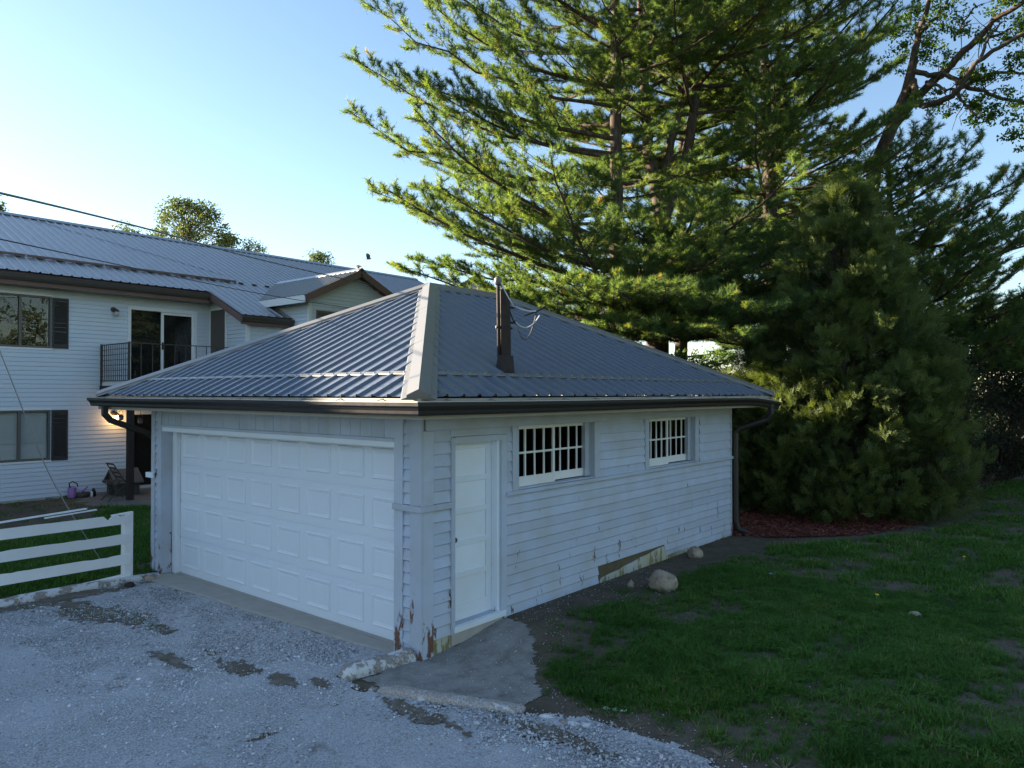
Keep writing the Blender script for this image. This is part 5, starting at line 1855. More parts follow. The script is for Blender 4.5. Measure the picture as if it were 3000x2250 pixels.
C_tr = ([(-2.6, 16.8, 0), (-2.7, 16.7, 6), (-2.8, 16.6, 11.3), (-2.85, 16.5, 16)], [.26, .22, .15, .03])
exC = [((-2.65, 16.75, 4.8), (.9, 9.9, 4.5), .03, 0, .06, .35), ((-2.65, 16.75, 5.0), (1.3, 11.2, 4.6), .03, 0, .06, .3), ((-2.65, 16.75, 4.6), (1.9, 13.4, 4.3), .04, 0, .06, .3), ((-2.65, 16.75, 5.8), (1.6, 12.6, 5.6), .05, 0, .06, .3), ((-2.65, 16.75, 4.2), (1.4, 12.0, 3.7), .03, 0, .05, .3), ((-2.75, 16.65, 8.6), (.9, 18.9, 9.8), .06, 0, .06, .2), ((-2.75, 16.65, 7.6), (1.1, 18.2, 8.9), .06, 0, .06, .2), ((-2.78, 16.6, 9.6), (.6, 19.2, 11.2), .06, 0, .06, .2), ((-2.75, 16.65, 6.6), (1.3, 17.4, 7.8), .06, 0, .06, .2), ((-2.8, 16.6, 10.6), (.4, 18.8, 12.4), .06, 0, .05, .2), ((-2.8, 16.6, 11.6), (.1, 18.4, 13.4), .06, 0, .05, .2), ((-2.75, 16.65, 5.8), (1.6, 17.0, 6.8), .05, 0, .06, .2)]
_, c_ = pine("dark pine behind the forked one and the tall arborvitae", [C_tr], [(0, 4.0, 15.6, 5.6, lenC, 4, 30)], 47, 12, .9, "pines behind the garage", extra=exC)
cnt += c_


def lenD(az, z):
    L = 4.9 - .9 * max(0, z - 6)
    if adiff(az, ang_left) < .8: L *= .85
    return max(L, 1.0)


D_tr = ([(.15, 18.9, 0), (.12, 18.9, 5), (.05, 18.9, 7.5), (.0, 18.9, 10.0)], [.22, .18, .11, .03])
exD = [((.1, 18.9, 5.6), (3.3, 20.3, 8.8), .08, 0, .06, .15), ((.1, 18.9, 4.2), (3.6, 20.0, 6.6), .06, 0, .06, .12), ((.1, 18.9, 3.4), (3.9, 19.3, 4.9), .05, 0, .06, .1), ((.1, 18.9, 6.6), (2.7, 20.9, 9.3), .08, 0, .05, .15), ((.1, 18.9, 2.8), (3.6, 18.6, 3.9), .04, 0, .05, .1), ((.1, 18.9, 4.9), (2.4, 16.9, 6.4), .05, 0, .05, .1), ((.1, 18.9, 4.0), (2.2, 15.6, 4.4), .03, 0, .05, .1), ((.1, 18.9, 3.9), (3.0, 17.4, 4.2), .03, 0, .05, .1), ((.1, 18.9, 4.6), (3.5, 17.8, 5.2), .04, 0, .05, .1), ((.1, 18.9, 3.2), (3.5, 17.8, 3.3), .03, 0, .05, .1), ((.1, 18.9, 5.3), (4.2, 19.2, 7.4), .05, 0, .05, .1), ((.1, 18.9, 4.4), (4.6, 19.8, 5.6), .05, 0, .05, .1)]
_, c_ = pine("dark pine past the arborvitae with boughs sweeping up beside the maple", [D_tr], [(0, 2.2, 9.6, 7.5, lenD, 6, 34)], 59, 12, .95, "pines behind the garage", extra=exD)
cnt += c_


def lenE(az, z):
    L = 4.2 - .2 * max(0, z - 9)
    if adiff(az, ang_r) < 1: L = min(L, 3.0)
    return max(L, .9)


_, c_ = pine("pine standing farthest back, mostly hidden by the dark one", [([(-3.9, 20.5, 0), (-3.9, 20.5, 8), (-3.8, 20.5, 16.5)], [.26, .2, .03])], [(0, 4.0, 16, 4.2, lenE, 5, 28)], 61, 11, .85, "pines behind the garage", tsize=1.35)
cnt += c_
_, c_ = pine("pine at the back seen through the forked one", [([(-7.2, 19.8, 0), (-7.2, 19.8, 8), (-7.1, 19.8, 16.5)], [.26, .2, .03])], [(0, 3.5, 16, 4.0, lenE, 5, 28)], 62, 11, .85, "pines behind the garage", tsize=1.35)
cnt += c_

# ---- arborvitae: upright plumes of flat scaly sprays
def spray_template(k):
    """a flat fern-like spray of scaly shoots, its side shoots forked again."""
    rg = np.random.default_rng(700 + k); out = []

    def shoot(b, d, L, w_):
        n_ = np.array([.15 * rg.normal(), .15 * rg.normal(), 1.0])
        wv = np.cross(d, n_); wv = wv / np.linalg.norm(wv) * w_
        m_ = b + d * L * .5
        out.append([b - wv * .6, b + wv * .6, m_ + wv]); out.append([m_ + wv, m_ - wv, b - wv * .6]); out.append([m_ - wv, m_ + wv, b + d * L])
    ax = np.array([1.0, 0, 0])
    L0 = .24
    shoot(np.zeros(3), ax, L0, .0045)
    for i in range(9):
        f = (i + .6) / 9.5; sg = 1 if i % 2 else -1
        a = math.radians(rg.uniform(30, 46)) * sg
        d = np.array([math.cos(a), math.sin(a), rg.normal() * .13 - .1 * f]); d = d / np.linalg.norm(d)
        L = L0 * (.62 - .42 * f) * rg.uniform(.85, 1.15)
        b = ax * L0 * f * .9
        shoot(b, d, L, .0055)
        for q in (.4, .7):
            a2 = a + math.radians(rg.uniform(24, 40)) * (1 if q < .5 else -1)
            d2 = np.array([math.cos(a2), math.sin(a2), rg.normal() * .15]); d2 = d2 / np.linalg.norm(d2)
            shoot(b + d * L * q, d2, L * .42, .0045)
    V, F = soup(out)
    return template("scaly_spray", V, F, np.repeat(rg.normal(size=len(out)) * .05, 3), [M['cedar']])


SPRAYS = [spray_template(k) for k in range(4)]


def arborvitae(label, base, prof, seed, n_plume, per, size=.17, group=None, lean=(0, 0), mat='cedar', rz=1.0, tint0=.5):
    """prof: list of (height, radius)."""
    rng = np.random.default_rng(seed)
    t = empty("arborvitae", base, label, "evergreen", group)
    H = prof[-1][0]
    hs_ = np.array([p[0] for p in prof]); rs_ = np.array([p[1] for p in prof])
    W = Wood()
    for k in range(4):
        a = rng.random() * 6.28
        W.tube([(base[0] + .15 * math.cos(a), base[1] + .15 * math.sin(a), base[2]), (base[0] + .3 * math.cos(a), base[1] + .3 * math.sin(a), base[2] + H * .45), (base[0] + lean[0] + .1 * math.cos(a), base[1] + lean[1], base[2] + H * .9)], [.09, .06, .015], 6)
    wgt = np.interp(np.linspace(0, H, 200), hs_, rs_) + .12
    cdf = np.cumsum(wgt); cdf /= cdf[-1]
    h = np.interp(rng.random(n_plume), cdf, np.linspace(0, H, 200))
    az = rng.random(n_plume) * 2 * np.pi
    lum = fbm(np.cos(az) * 2 + h * .6, np.sin(az) * 2 - h * .4, 1.1, 3)
    r = np.interp(h, hs_, rs_) * (.80 + .42 * (lum - .5) * 2 * .6 + rng.uniform(-.22, .20, n_plume))
    c = np.stack([base[0] + lean[0] * h / H + r * np.cos(az), base[1] + lean[1] * h / H + r * np.sin(az) * rz, base[2] + h], -1)
    outd = np.stack([np.cos(az), np.sin(az), np.full(n_plume, .75) + .5 * rng.random(n_plume)], -1)
    outd = unit(outd + rng.normal(size=(n_plume, 3)) * .25)
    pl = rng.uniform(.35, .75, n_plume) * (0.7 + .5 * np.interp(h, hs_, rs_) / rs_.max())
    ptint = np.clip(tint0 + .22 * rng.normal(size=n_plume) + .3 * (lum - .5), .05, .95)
    f = rng.random((n_plume, per)) ** .8
    off = rng.normal(size=(n_plume, per, 3)) * (.085 * (1.1 - .6 * f))[..., None] * (pl[:, None, None] / .5)
    P = c[:, None] + outd[:, None] * ((f - .45) * pl[:, None])[..., None] + off
    D = unit(outd[:, None] * .75 + unit(off) * .55 + np.array([0, 0, .10]) + rng.normal(size=(n_plume, per, 3)) * .22)
    P = P.reshape(-1, 3); D = D.reshape(-1, 3)
    ok = P[:, 2] > base[2] + .02
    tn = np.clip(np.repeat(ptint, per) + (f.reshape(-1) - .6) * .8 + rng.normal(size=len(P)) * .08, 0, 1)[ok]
    P, D = P[ok], D[ok]
    S = size * rng.uniform(.7, 1.2, len(P))
    # limbs that carry the plumes
    A = np.stack([base[0] + lean[0] * np.clip(h - .5, 0, H) / H + .15 * r * np.cos(az), base[1] + lean[1] * np.clip(h - .5, 0, H) / H + .15 * r * np.sin(az), base[2] + np.clip(h - .6, .1, H)], -1)
    W.add(*seg_prisms(A, c, np.full(n_plume, .014), np.full(n_plume, .004)))
    W.build("branches", t, M['bark'])
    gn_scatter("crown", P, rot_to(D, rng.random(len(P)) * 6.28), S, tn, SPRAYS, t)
    return len(P)


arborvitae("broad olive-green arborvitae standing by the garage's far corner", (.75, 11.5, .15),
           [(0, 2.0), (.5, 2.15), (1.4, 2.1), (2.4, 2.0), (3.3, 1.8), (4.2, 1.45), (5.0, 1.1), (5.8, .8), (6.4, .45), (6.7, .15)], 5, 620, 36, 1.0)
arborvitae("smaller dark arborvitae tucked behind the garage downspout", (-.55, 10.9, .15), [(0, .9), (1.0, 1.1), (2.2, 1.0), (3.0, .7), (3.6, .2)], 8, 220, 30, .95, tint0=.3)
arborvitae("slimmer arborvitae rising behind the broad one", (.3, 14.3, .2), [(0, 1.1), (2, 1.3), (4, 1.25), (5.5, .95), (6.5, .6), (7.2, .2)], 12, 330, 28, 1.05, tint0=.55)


# ---- broad-leaved shrubs and trees
def leaf_tris(P, N_, size, rng, asp=.6):
    """each leaf: two triangles folded along the midrib."""
    n = len(P)
    d = unit(rng.normal(size=(n, 3)) + N_ * .4 + np.array([0, 0, -.15]))
    s_ = unit(np.cross(d, rng.normal(size=(n, 3))))
    nn = np.cross(d, s_)
    L = size[:, None]
    tip = P + d * L
    a = P + d * L * .45 + s_ * L * asp * .5 + nn * L * .10
    b = P + d * L * .45 - s_ * L * asp * .5 + nn * L * .10
    return np.concatenate([np.stack([P, a, tip], 1), np.stack([P, tip, b], 1)], 0)


def clump_leaves(C, R_, n_per, size, rng, mat, parent, tint0=.45, tvar=.2, flat=.75, name="crown"):
    N = len(C)
    q = unit(rng.normal(size=(N, n_per, 3))) * (rng.random((N, n_per, 1)) ** .45)
    q[..., 2] *= flat
    P = (C[:, None] + q * R_[:, None, None]).reshape(-1, 3)
    ct = np.clip(tint0 + tvar * rng.normal(size=N), .05, .95)
    tn = np.clip(np.repeat(ct, n_per) + .15 * q[..., 2].reshape(-1) + .08 * rng.normal(size=N * n_per), 0, 1)
    ok = P[:, 2] > gh(P[:, 0], P[:, 1]) + .03
    P = P[ok]; tn = tn[ok]; qn = q.reshape(-1, 3)[ok]
    tri = leaf_tris(P, qn, size * rng.uniform(.6, 1.2, len(P)), rng)
    return np_mesh(name, tri, np.tile(tn, 2), M[mat], parent, kind='stuff')


def shrub(label, base, rx, ry, H, seed, n_cl, n_per, size, mat, tint0=.4, cr=.34, group=None, cat="shrub"):
    rng = np.random.default_rng(seed)
    t = empty("shrub", base, label, cat, group)
    az = rng.random(n_cl) * 6.28; hh = rng.random(n_cl) ** .85
    rr = np.sqrt(np.clip(1 - (hh - .35) ** 2 / .5, .05, 1)) * (rng.random(n_cl) ** .35) * (.85 + .35 * (vnoise(az * 1.5, hh * 3, 1) - .5))
    C = np.stack([base[0] + rx * rr * np.cos(az), base[1] + ry * rr * np.sin(az), base[2] + .15 + hh * (H - .15)], -1)
    W = Wood()
    A = np.array(base) + np.stack([.3 * rx * np.cos(az), .3 * ry * np.sin(az), np.zeros(n_cl)], -1)
    W.add(*seg_prisms(A, C, np.full(n_cl, .018), np.full(n_cl, .005)))
    W.build("stems", t, M['bark'])
    clump_leaves(C, cr * rng.uniform(.6, 1.3, n_cl), n_per, size, rng, mat, t, tint0)


shrub("low small-leaved green shrub at the arborvitae's outer edge", (2.25, 11.4, .15), .75, .7, 1.7, 3, 90, 60, .055, 'shrub', .85, .22)
shrub("loose leafy shrub leaning out beside the broad arborvitae", (2.15, 13.6, .2), .9, 1.0, 3.6, 4, 110, 60, .085, 'shrub', .75, .30)
shrub("big dark shrub on the lawn edge past the leafy one", (2.0, 15.9, .25), 1.3, 1.3, 3.3, 6, 130, 60, .08, 'shrub', .25, .42)
shrub("wide dark shrub in the back corner of the lawn", (2.3, 19.4, .3), 2.0, 1.8, 4.4, 7, 240, 90, .10, 'shrub', .2, .46)
shrub("tall dark shrub at the far end of the lawn", (4.3, 22.5, .35), 2.6, 1.8, 5.6, 9, 330, 110, .13, 'shrub', .3, .5)
shrub("sunlit brush in the gap under the forked pine", (-5.2, 17.2, .2), 2.2, 1.6, 3.6, 10, 160, 60, .10, 'leaf', .5, .5)
shrub("olive brush under the pines behind the garage ridge", (-1.4, 14.6, .2), 1.9, 1.4, 3.4, 14, 160, 60, .09, 'shrub', .7, .48)
shrub("dim brush behind the spire-shaped arborvitae", (-9.6, 18.0, .2), 2.4, 1.6, 3.3, 16, 150, 60, .10, 'leaf', .35, .5)

# maple at the upper right
rng = np.random.default_rng(77)
MAP = {
    'M1': [(0.9, 20.96, 12.45), (1.12, 21.14, 12.68), (1.35, 21.07, 12.88), (1.75, 21.0, 13.18), (2.12, 21.05, 13.46), (2.45, 20.93, 13.8), (3.18, 20.88, 14.0), (4.4, 20.6, 14.9)],
    'M2': [(.31, 20.73, 12.47), (.42, 20.57, 12.01), (.58, 20.19, 11.43), (1.05, 20.19, 11.41), (1.44, 20.12, 11.48), (1.69, 20.07, 11.7), (1.91, 19.99, 12.07), (2.18, 20.08, 12.32), (2.56, 20.13, 12.59), (3.22, 20.29, 12.86), (4.2, 20.4, 13.6)],
    'M3': [(.31, 20.73, 12.73), (.8, 20.87, 12.55), (1.19, 20.68, 12.47), (1.57, 20.49, 11.99), (1.82, 20.44, 11.75), (2.28, 20.44, 11.51), (2.69, 20.39, 11.15), (3.21, 20.31, 10.94), (3.9, 20.3, 10.7)],
    'M4': [(1.72, 20.22, 11.71), (2.12, 20.55, 11.98), (2.48, 20.98, 12.21), (3.09, 21.75, 12.24), (3.8, 22.2, 12.5)],
    'M5': [(2.18, 20.08, 12.32), (2.27, 20.41, 12.87), (2.39, 20.75, 13.33), (2.58, 21.3, 13.78)],
    'M6': [(1.91, 21.01, 13.26), (2.39, 21.66, 13.57), (3.02, 22.7, 14.18)],
    'M7': [(.27, 21.08, 13.32), (.4, 21.04, 14.03), (.65, 20.98, 14.61), (.84, 20.87, 15.4)],
    'M7b': [(.47, 20.97, 14.04), (.79, 20.84, 14.15), (1.19, 20.78, 14.54), (1.42, 20.71, 15.1)],
    'M8': [(1.6, 20.13, 11.56), (1.82, 20.05, 11.14), (1.95, 20.04, 10.86), (2.18, 19.98, 10.58)],
    'M9': [(.69, 20.66, 12.31), (.97, 20.51, 12.09), (1.24, 20.35, 11.81), (1.53, 20.2, 11.72)],
    'M10': [(1.32, 21.3, 13.61), (1.56, 21.22, 14.05), (1.9, 21.11, 14.4)]}
RAD = {'M1': .13, 'M2': .11, 'M3': .085, 'M4': .065, 'M5': .05, 'M6': .05, 'M7': .12, 'M7b': .07, 'M8': .05, 'M9': .06, 'M10': .04}
mp = empty("maple_tree", (-1.5, 21.0, .3), "broad-leaved tree with crooked dark limbs against the sky", "tree")
tw = Wood(); tw.tube([(-1.5, 21.0, .3), (-1.4, 21.0, 6), (-.9, 21.0, 10), (.1, 20.85, 12.2), (.27, 21.08, 13.32)], [.32, .28, .22, .17, .12], 10)
tw.build("trunk", mp, M['bark'])
W = Wood(); CL = []; CR = []
for k, pts in MAP.items():
    P = np.array(pts); f = np.linspace(0, len(P) - 1, len(P) * 3)
    Q = np.stack([np.interp(f, np.arange(len(P)), P[:, i]) for i in range(3)], -1) + rng.normal(size=(len(P) * 3, 3)) * .018
    W.tube(Q, np.linspace(RAD[k], RAD[k] * .45, len(Q)), 7)
    if k in ('M1', 'M2', 'M3'):
        root_ = np.array([-.5, 20.95, 11.0])
        W.tube([root_, (root_ + P[0]) / 2 + [0, 0, .1], P[0]], [RAD[k] * 1.2, RAD[k] * 1.1, RAD[k]], 7)
    for _ in range(10):
        b = Q[rng.integers(2, len(Q))]
        d = unit(rng.normal(size=3) + np.array([.2, 0, .1])); L = rng.uniform(.3, .9)
        e_ = b + d * L
        m1 = (b + e_) / 2 + rng.normal(size=3) * .06
        W.tube([b, m1, e_], [.018, .012, .005], 4)
        if rng.random() < .55: CL.append(e_); CR.append(rng.uniform(.12, .28))


def rngpts(lo, hi, n): return rng.uniform(lo, hi, (n, 3))


for C_ in (rngpts((-.6, 20.4, 13.2), (1.6, 21.6, 15.2), 60), rngpts((2.7, 20.2, 12.2), (4.2, 21.8, 14.8), 60), rngpts((2.8, 19.8, 9.6), (4.4, 21.0, 11.2), 45), rngpts((1.7, 20.2, 11.9), (2.4, 21, 12.3), 10),
           rngpts((1.7, 20, 11.0), (2.4, 20.6, 11.4), 9), rngpts((2.2, 20.3, 13.7), (3.6, 21.4, 15.4), 34), rngpts((1.9, 20.0, 10.4), (2.6, 20.6, 10.8), 6), rngpts((.3, 20.2, 11.4), (1.2, 20.8, 11.9), 8)):
    CL += list(C_); CR += list(rng.uniform(.14, .34, len(C_)))
W.build("branches", mp, M['bark'])
clump_leaves(np.array(CL), np.array(CR), 46, .105, rng, 'leaf', mp, .5, .22, .6)


def far_tree(label, base, H, R_, z0, seed, n_cl=130, n_per=55, size=.16, tint0=.45, group="trees behind the house", cr=.6, name="far_tree", mat='farleaf', cone=False):
    rng = np.random.default_rng(seed)
    t = empty(name, base, label, "tree", group)
    W = Wood(); W.tube([base, (base[0] + .1, base[1], (z0 + H) / 2), (base[0], base[1] + .1, H * .92)], [.28, .2, .04], 7)
    W.build("trunk", t, M['bark'])
    hh = rng.random(n_cl); az = rng.random(n_cl) * 6.28
    prof = (np.sqrt(np.clip(1 - (hh * 1.9 - .75) ** 2 / 1.4, .02, 1)) if not cone else (1.02 - hh)) * (.55 + .45 * rng.random(n_cl) ** .5) * (.75 + .5 * vnoise(az * 1.3, hh * 2, 1.0))
    C = np.stack([base[0] + R_ * prof * np.cos(az), base[1] + R_ * prof * np.sin(az), z0 + hh * (H - z0)], -1)
    b = Wood()
    A = np.stack([np.full(n_cl, base[0]), np.full(n_cl, base[1]), z0 - .3 + hh * (H - z0) * .8], -1)
    b.add(*seg_prisms(A, C, np.full(n_cl, .035), np.full(n_cl, .01)))
    b.build("branches", t, M['bark'])
    clump_leaves(C, cr * rng.uniform(.5, 1.25, n_cl), n_per, size, rng, mat, t, tint0, .15, .8)


far_tree("round-topped far tree above the middle of the house ridge", (-38.4, 16.8, 0), 14.2, 2.5, 8.0, 31, 230, 60, .17)
far_tree("small far tree just right of the round-topped one", (-36.2, 19.6, 0), 11.9, 1.2, 8.0, 33, 90, 60, .15, tint0=.6)
far_tree("little far treetop beside the ridge vent pipe", (-36.5, 24.9, 0), 12.0, 1.1, 8.5, 34, 80, 60, .15, tint0=.5)
far_tree("tiny far treetop showing over the ridge left of the round one", (-46.7, 16.5, 0), 13.9, 1.2, 10, 35, 60, 50, .16, tint0=.4)
far_tree("narrow pointed far conifer at the edge of the house roof", (-53.3, 11.0, 0), 15.9, .9, 6, 36, 110, 50, .16, tint0=.35, cone=True)
far_tree("pale leafy tree between the house roof and the tall pine", (-16.2, 21.5, 0), 9.2, 1.5, 3.0, 37, 120, 60, .12, tint0=.6, cr=.4)

# neighbour's roof seen past the garage peak
nb = empty("neighbour_house", (-24, 27, 0), "grey gabled house far behind the garage ridge", "house")
MB().prism([(-25.2, 24.2, 0), (-20.6, 27.2, 0), (-20.6, 27.2, 7.4), (-22.9, 25.7, 9.0), (-25.2, 24.2, 7.4)], (-3.5, 5.2, 0)).build("wall", M['vinyl'], nb)
for s_ in (1, -1):
    q0 = Vector((-22.9, 25.7, 9.12)) + Vector((.25, -.38, 0)); dd = Vector((2.3, 1.5, -1.6)) * (1.12 * s_)
    dd.z = -1.6 * 1.12
    ax_ = Vector((-3.9, 5.8, 0))
    MB().hexa([q0, q0 + dd, q0 + dd + ax_, q0 + ax_, q0 + Vector((0, 0, .12)), q0 + dd + Vector((0, 0, .12)), q0 + dd + ax_ + Vector((0, 0, .12)), q0 + ax_ + Vector((0, 0, .12))]).build("roof", M['shingle'], nb)

# the tree line across the road that the window panes mirror
rng = np.random.default_rng(91)
NT = 640
tt_ = rng.random(NT); arc_l = tt_ * 100
yy = np.where(arc_l < 66, -34 + arc_l, 32.0); xx = np.where(arc_l < 66, 29.0, 29.0 - (arc_l - 66) * .68)
hmax = 9.5 + 4.5 * vnoise(arc_l, 3, .16)
C = np.stack([xx + 3.5 * rng.random(NT) + 1.5 * np.sin(yy * .35), yy + 3 * rng.random(NT), hmax * rng.random(NT) ** .8], -1)
tl = clump_leaves(C, rng.uniform(.8, 1.9, NT), 60, .42, rng, 'farleaf', None, .6, .2, .8, name="tree_line")
tag(tl, "row of leafy trees closing the lawn far to one side", "tree line", kind='stuff')

# ------------------------------------------------------------------ grass, gravel, litter on the ground
def inside(P, poly): return sdist(P[:, 0], P[:, 1], poly)


cxy = np.array([5.393, -5.07])
fw = np.array([-.6398, .7685])


def in_view(P, lim=38.5, near=2.5):
    d = P - cxy
    z_ = d @ fw; x_ = d @ np.array([.7685, .6398])
    return (z_ > near) & (np.abs(x_) < z_ * math.tan(math.radians(lim)) + .6)


def scatter(lo, hi, n, rng): return np.stack([rng.uniform(lo[0], hi[0], n), rng.uniform(lo[1], hi[1], n)], -1)


def blades(P, hgt, wd, lean, rng):
    n = len(P)
    z = gh(P[:, 0], P[:, 1])
    b = np.stack([P[:, 0], P[:, 1], z - .005], -1)
    a = rng.random(n) * 6.28
    wv = np.stack([np.cos(a), np.sin(a), np.zeros(n)], -1) * (wd / 2)[:, None]
    la = rng.random(n) * 6.28
    L = np.stack([np.cos(la) * lean, np.sin(la) * lean, np.sqrt(np.clip(1 - lean ** 2, .05, 1))], -1)
    mid = b + L * (hgt * .55)[:, None]
    L2 = unit(L + np.stack([np.cos(la), np.sin(la), np.zeros(n)], -1) * .55 * rng.random((n, 1)))
    tip = mid + L2 * (hgt * .5)[:, None]
    t1 = np.stack([b - wv, b + wv, mid + wv * .7], 1)
    t2 = np.stack([b - wv, mid + wv * .7, mid - wv * .7], 1)
    t3 = np.stack([mid - wv * .7, mid + wv * .7, tip], 1)
    return t1, t2, t3


def bare_field(P):
    """0 on good turf, towards 1 on the bare patches of the lawn."""
    x, y = P[:, 0], P[:, 1]
    n1 = fbm(x, y, 1.15, 4); n2 = fbm(x + 31, y - 17, 3.3, 3)
    f = sstep((n1 - .50) / .10) * .75 + .25 * sstep((n2 - .52) / .08)
    return np.clip(f, 0, 1)


def grass_template(k, n=17, h0=.065, w0=.0055, rad=.035):
    rg = np.random.default_rng(900 + k); out = []; tn = []
    for i in range(n):
        a = rg.random() * 6.28; r_ = rad * math.sqrt(rg.random())
        b = np.array([r_ * math.cos(a), r_ * math.sin(a), -.006])
        la = a + rg.normal() * .9; le = min(.95, rg.uniform(.1, .8)); h = h0 * rg.uniform(.5, 1.35); w_ = w0 * rg.uniform(.7, 1.3)
        d = np.array([math.cos(la) * le, math.sin(la) * le, math.sqrt(1 - le * le)])
        wv = np.array([-math.sin(la + rg.normal() * .6), math.cos(la), 0]) * w_ / 2
        m_ = b + d * h * .55
        d2 = d + np.array([math.cos(la), math.sin(la), -.15]) * rg.uniform(.1, .8); d2 = d2 / np.linalg.norm(d2)
        out += [[b - wv, b + wv, m_ + wv * .8], [b - wv, m_ + wv * .8, m_ - wv * .8], [m_ - wv * .8, m_ + wv * .8, m_ + d2 * h * .5]]
        t_ = rg.normal() * .10 if rg.random() > .05 else .45
        tn += [t_] * 9
    V, F = soup(out)
    return template("grass_clump", V, F, tn, [M['grass']])


def clover_template(k, n=9):
    rg = np.random.default_rng(950 + k); out = []; tn = []
    for i in range(n):
        a = rg.random() * 6.28; r_ = .04 * math.sqrt(rg.random()); z = rg.uniform(.012, .04)
        c = np.array([r_ * math.cos(a), r_ * math.sin(a), z])
        for q in range(3):
            t_ = a + q * 2.09; u = np.array([math.cos(t_), math.sin(t_), rg.uniform(-.1, .35)]) * .011; v = np.array([-math.sin(t_), math.cos(t_), 0]) * .007
            out += [[c, c + u * .7 + v, c + u * 1.25], [c, c + u * 1.25, c + u * .7 - v]]
            tn += [rg.normal() * .08 + .05] * 6
    V, F = soup(out)
    return template("clover_clump", V, F, tn, [M['grass']])


GRASS = [grass_template(k) for k in range(5)] + [clover_template(0)]
FARGRASS = [grass_template(20 + k, 14, .07, .012, .07) for k in range(4)]
rng = np.random.default_rng(101)
for nm, lb, lo, hi, n, sc0, T_ in (("grass", "patchy green lawn beside the garage", (.05, -.35), (5.6, 5.2), 52000, 1.0, GRASS), ("grass", "lawn running back to the dark shrubs", (.2, 5.2), (14, 23), 56000, 1.05, FARGRASS)):
    P = scatter(lo, hi, n, rng)
    P = P[in_view(P)]
    d = inside(P, LAWN) + 1.6 * rag(P[:, 0], P[:, 1])
    edge = sstep((d + .05) / .4)
    wallside = sstep((P[:, 0] - .28 - .35 * vnoise(P[:, 1], 2, 1.6)) / .55)
    bare = bare_field(P)
    dens = edge * (1 - .95 * bare) * (.10 + .90 * wallside)
    k = rng.random(len(P)) < dens
    P = P[k]; e = edge[k]; n = len(P)
    tall = .45 + 1.0 * fbm(P[:, 0], P[:, 1], 1.9, 3) + .5 * (fbm(P[:, 0] + 9, P[:, 1], 6, 2) - .5)
    sz = sc0 * tall * rng.uniform(.7, 1.3, n) * (.6 + .4 * e)
    tn = np.clip(.44 + .5 * (fbm(P[:, 0] + 5, P[:, 1] + 5, 1.3, 3) - .5) + .35 * (fbm(P[:, 0] - 5, P[:, 1] + 15, 5.5, 2) - .5), .05, .78)
    gn_scatter(nm, np.stack([P[:, 0], P[:, 1], gh(P[:, 0], P[:, 1])], -1), np.stack([np.zeros(n), np.zeros(n), rng.random(n) * 6.28], -1), sz, tn, T_)["label"] = lb

P = scatter((-14.9, -3.2), (-5.64, 8), 21000, rng)
P = P[in_view(P, 40)]
bad = np.maximum(inside(P, YARDSOIL) + .25, inside(P, PATIO) + .02) + 2 * rag(P[:, 0], P[:, 1])
k = rng.random(len(P)) < np.where(bad > .25, .05, np.where(bad > 0, .35, 1.0))
P = P[k & (inside(P, PATIO) < 0)]; n = len(P)
gn_scatter("yard_grass", np.stack([P[:, 0], P[:, 1], gh(P[:, 0], P[:, 1])], -1), np.stack([np.zeros(n), np.zeros(n), rng.random(n) * 6.28], -1), .7 + .9 * fbm(P[:, 0], P[:, 1], 1.2, 3), np.clip(.42 + .4 * (fbm(P[:, 0] + 5, P[:, 1] + 5, 1.0, 3) - .5), .05, .75), FARGRASS)["label"] = "green grass of the house yard behind the fence"

# weeds in the gravel
T_, tn_ = [], []
for (cx_, cy_, rx, ry, n) in ((-4.45, -1.5, .55, .16, 1300), (-3.6, -1.25, .5, .14, 700), (-3.0, -1.2, .28, .10, 420), (-1.15, -1.27, .22, .07, 260), (-.6, -1.15, .12, .05, 90), (-.1, -.72, .05, .03, 40), (1.35, -.42, .05, .03, 50), (1.05, -.5, .05, .02, 40), (1.7, -.32, .10, .03, 60), (.5, 3.0, .10, .12, 420), (-5.2, -.8, .1, .5, 300)):
    q = rng.normal(size=(n, 2)) * .6
    P = np.array([cx_, cy_]) + q * [rx, ry]
    tt = blades(P, .030 * rng.uniform(.5, 1.4, n), .007 * rng.uniform(.7, 1.3, n), rng.uniform(.3, .95, n), rng)
    T_ += list(tt); tn_ += [np.clip(.35 + .2 * rng.normal(size=n), 0, .93)] * 3
np_mesh("weeds", np.concatenate(T_), np.concatenate(tn_), M['grass'], kind='stuff')
bpy.data.objects["weeds"]["label"] = "thin weeds growing through the gravel"

# dry grass tufts along the lawn edge: each one a thing
spots = [(1.95, .12, .11), (2.12, .16, .10), (2.34, .10, .09), (2.62, .14, .10), (2.95, .22, .12), (3.10, .10, .13), (3.52, .18, .13), (3.72, .42, .11), (3.98, .35, .14), (4.25, .72, .15), (4.40, .98, .13), (3.3, .40, .09), (1.62, .36, .08), (1.45, .62, .08), (4.05, 2.2, .12), (4.3, 2.6, .10)]
names = ["first pale dead grass tuft past the white kerb chip", "pale dead grass tuft by the scattered green leaves", "small dead grass tuft on the dark soil by the short kerb", "dead grass tuft between the short kerb and the gravel tongue",
         "dead grass tuft at the tip of the gravel tongue", "wide dead grass tuft touching the gravel edge", "dead grass tuft on bare soil past the gravel tongue", "dead grass tuft inside the nearest green clump",
         "large dead grass tuft at the frame bottom", "splayed dead grass tuft on the bare corner soil", "dead grass tuft farthest along the bare corner soil", "thin dead grass tuft ringed by green blades",
         "faint dead grass tuft on the soil beside the path", "faint dead grass tuft closest to the concrete path", "dead grass streak in the open lawn", "lone dead grass tuft deepest in the lawn"]
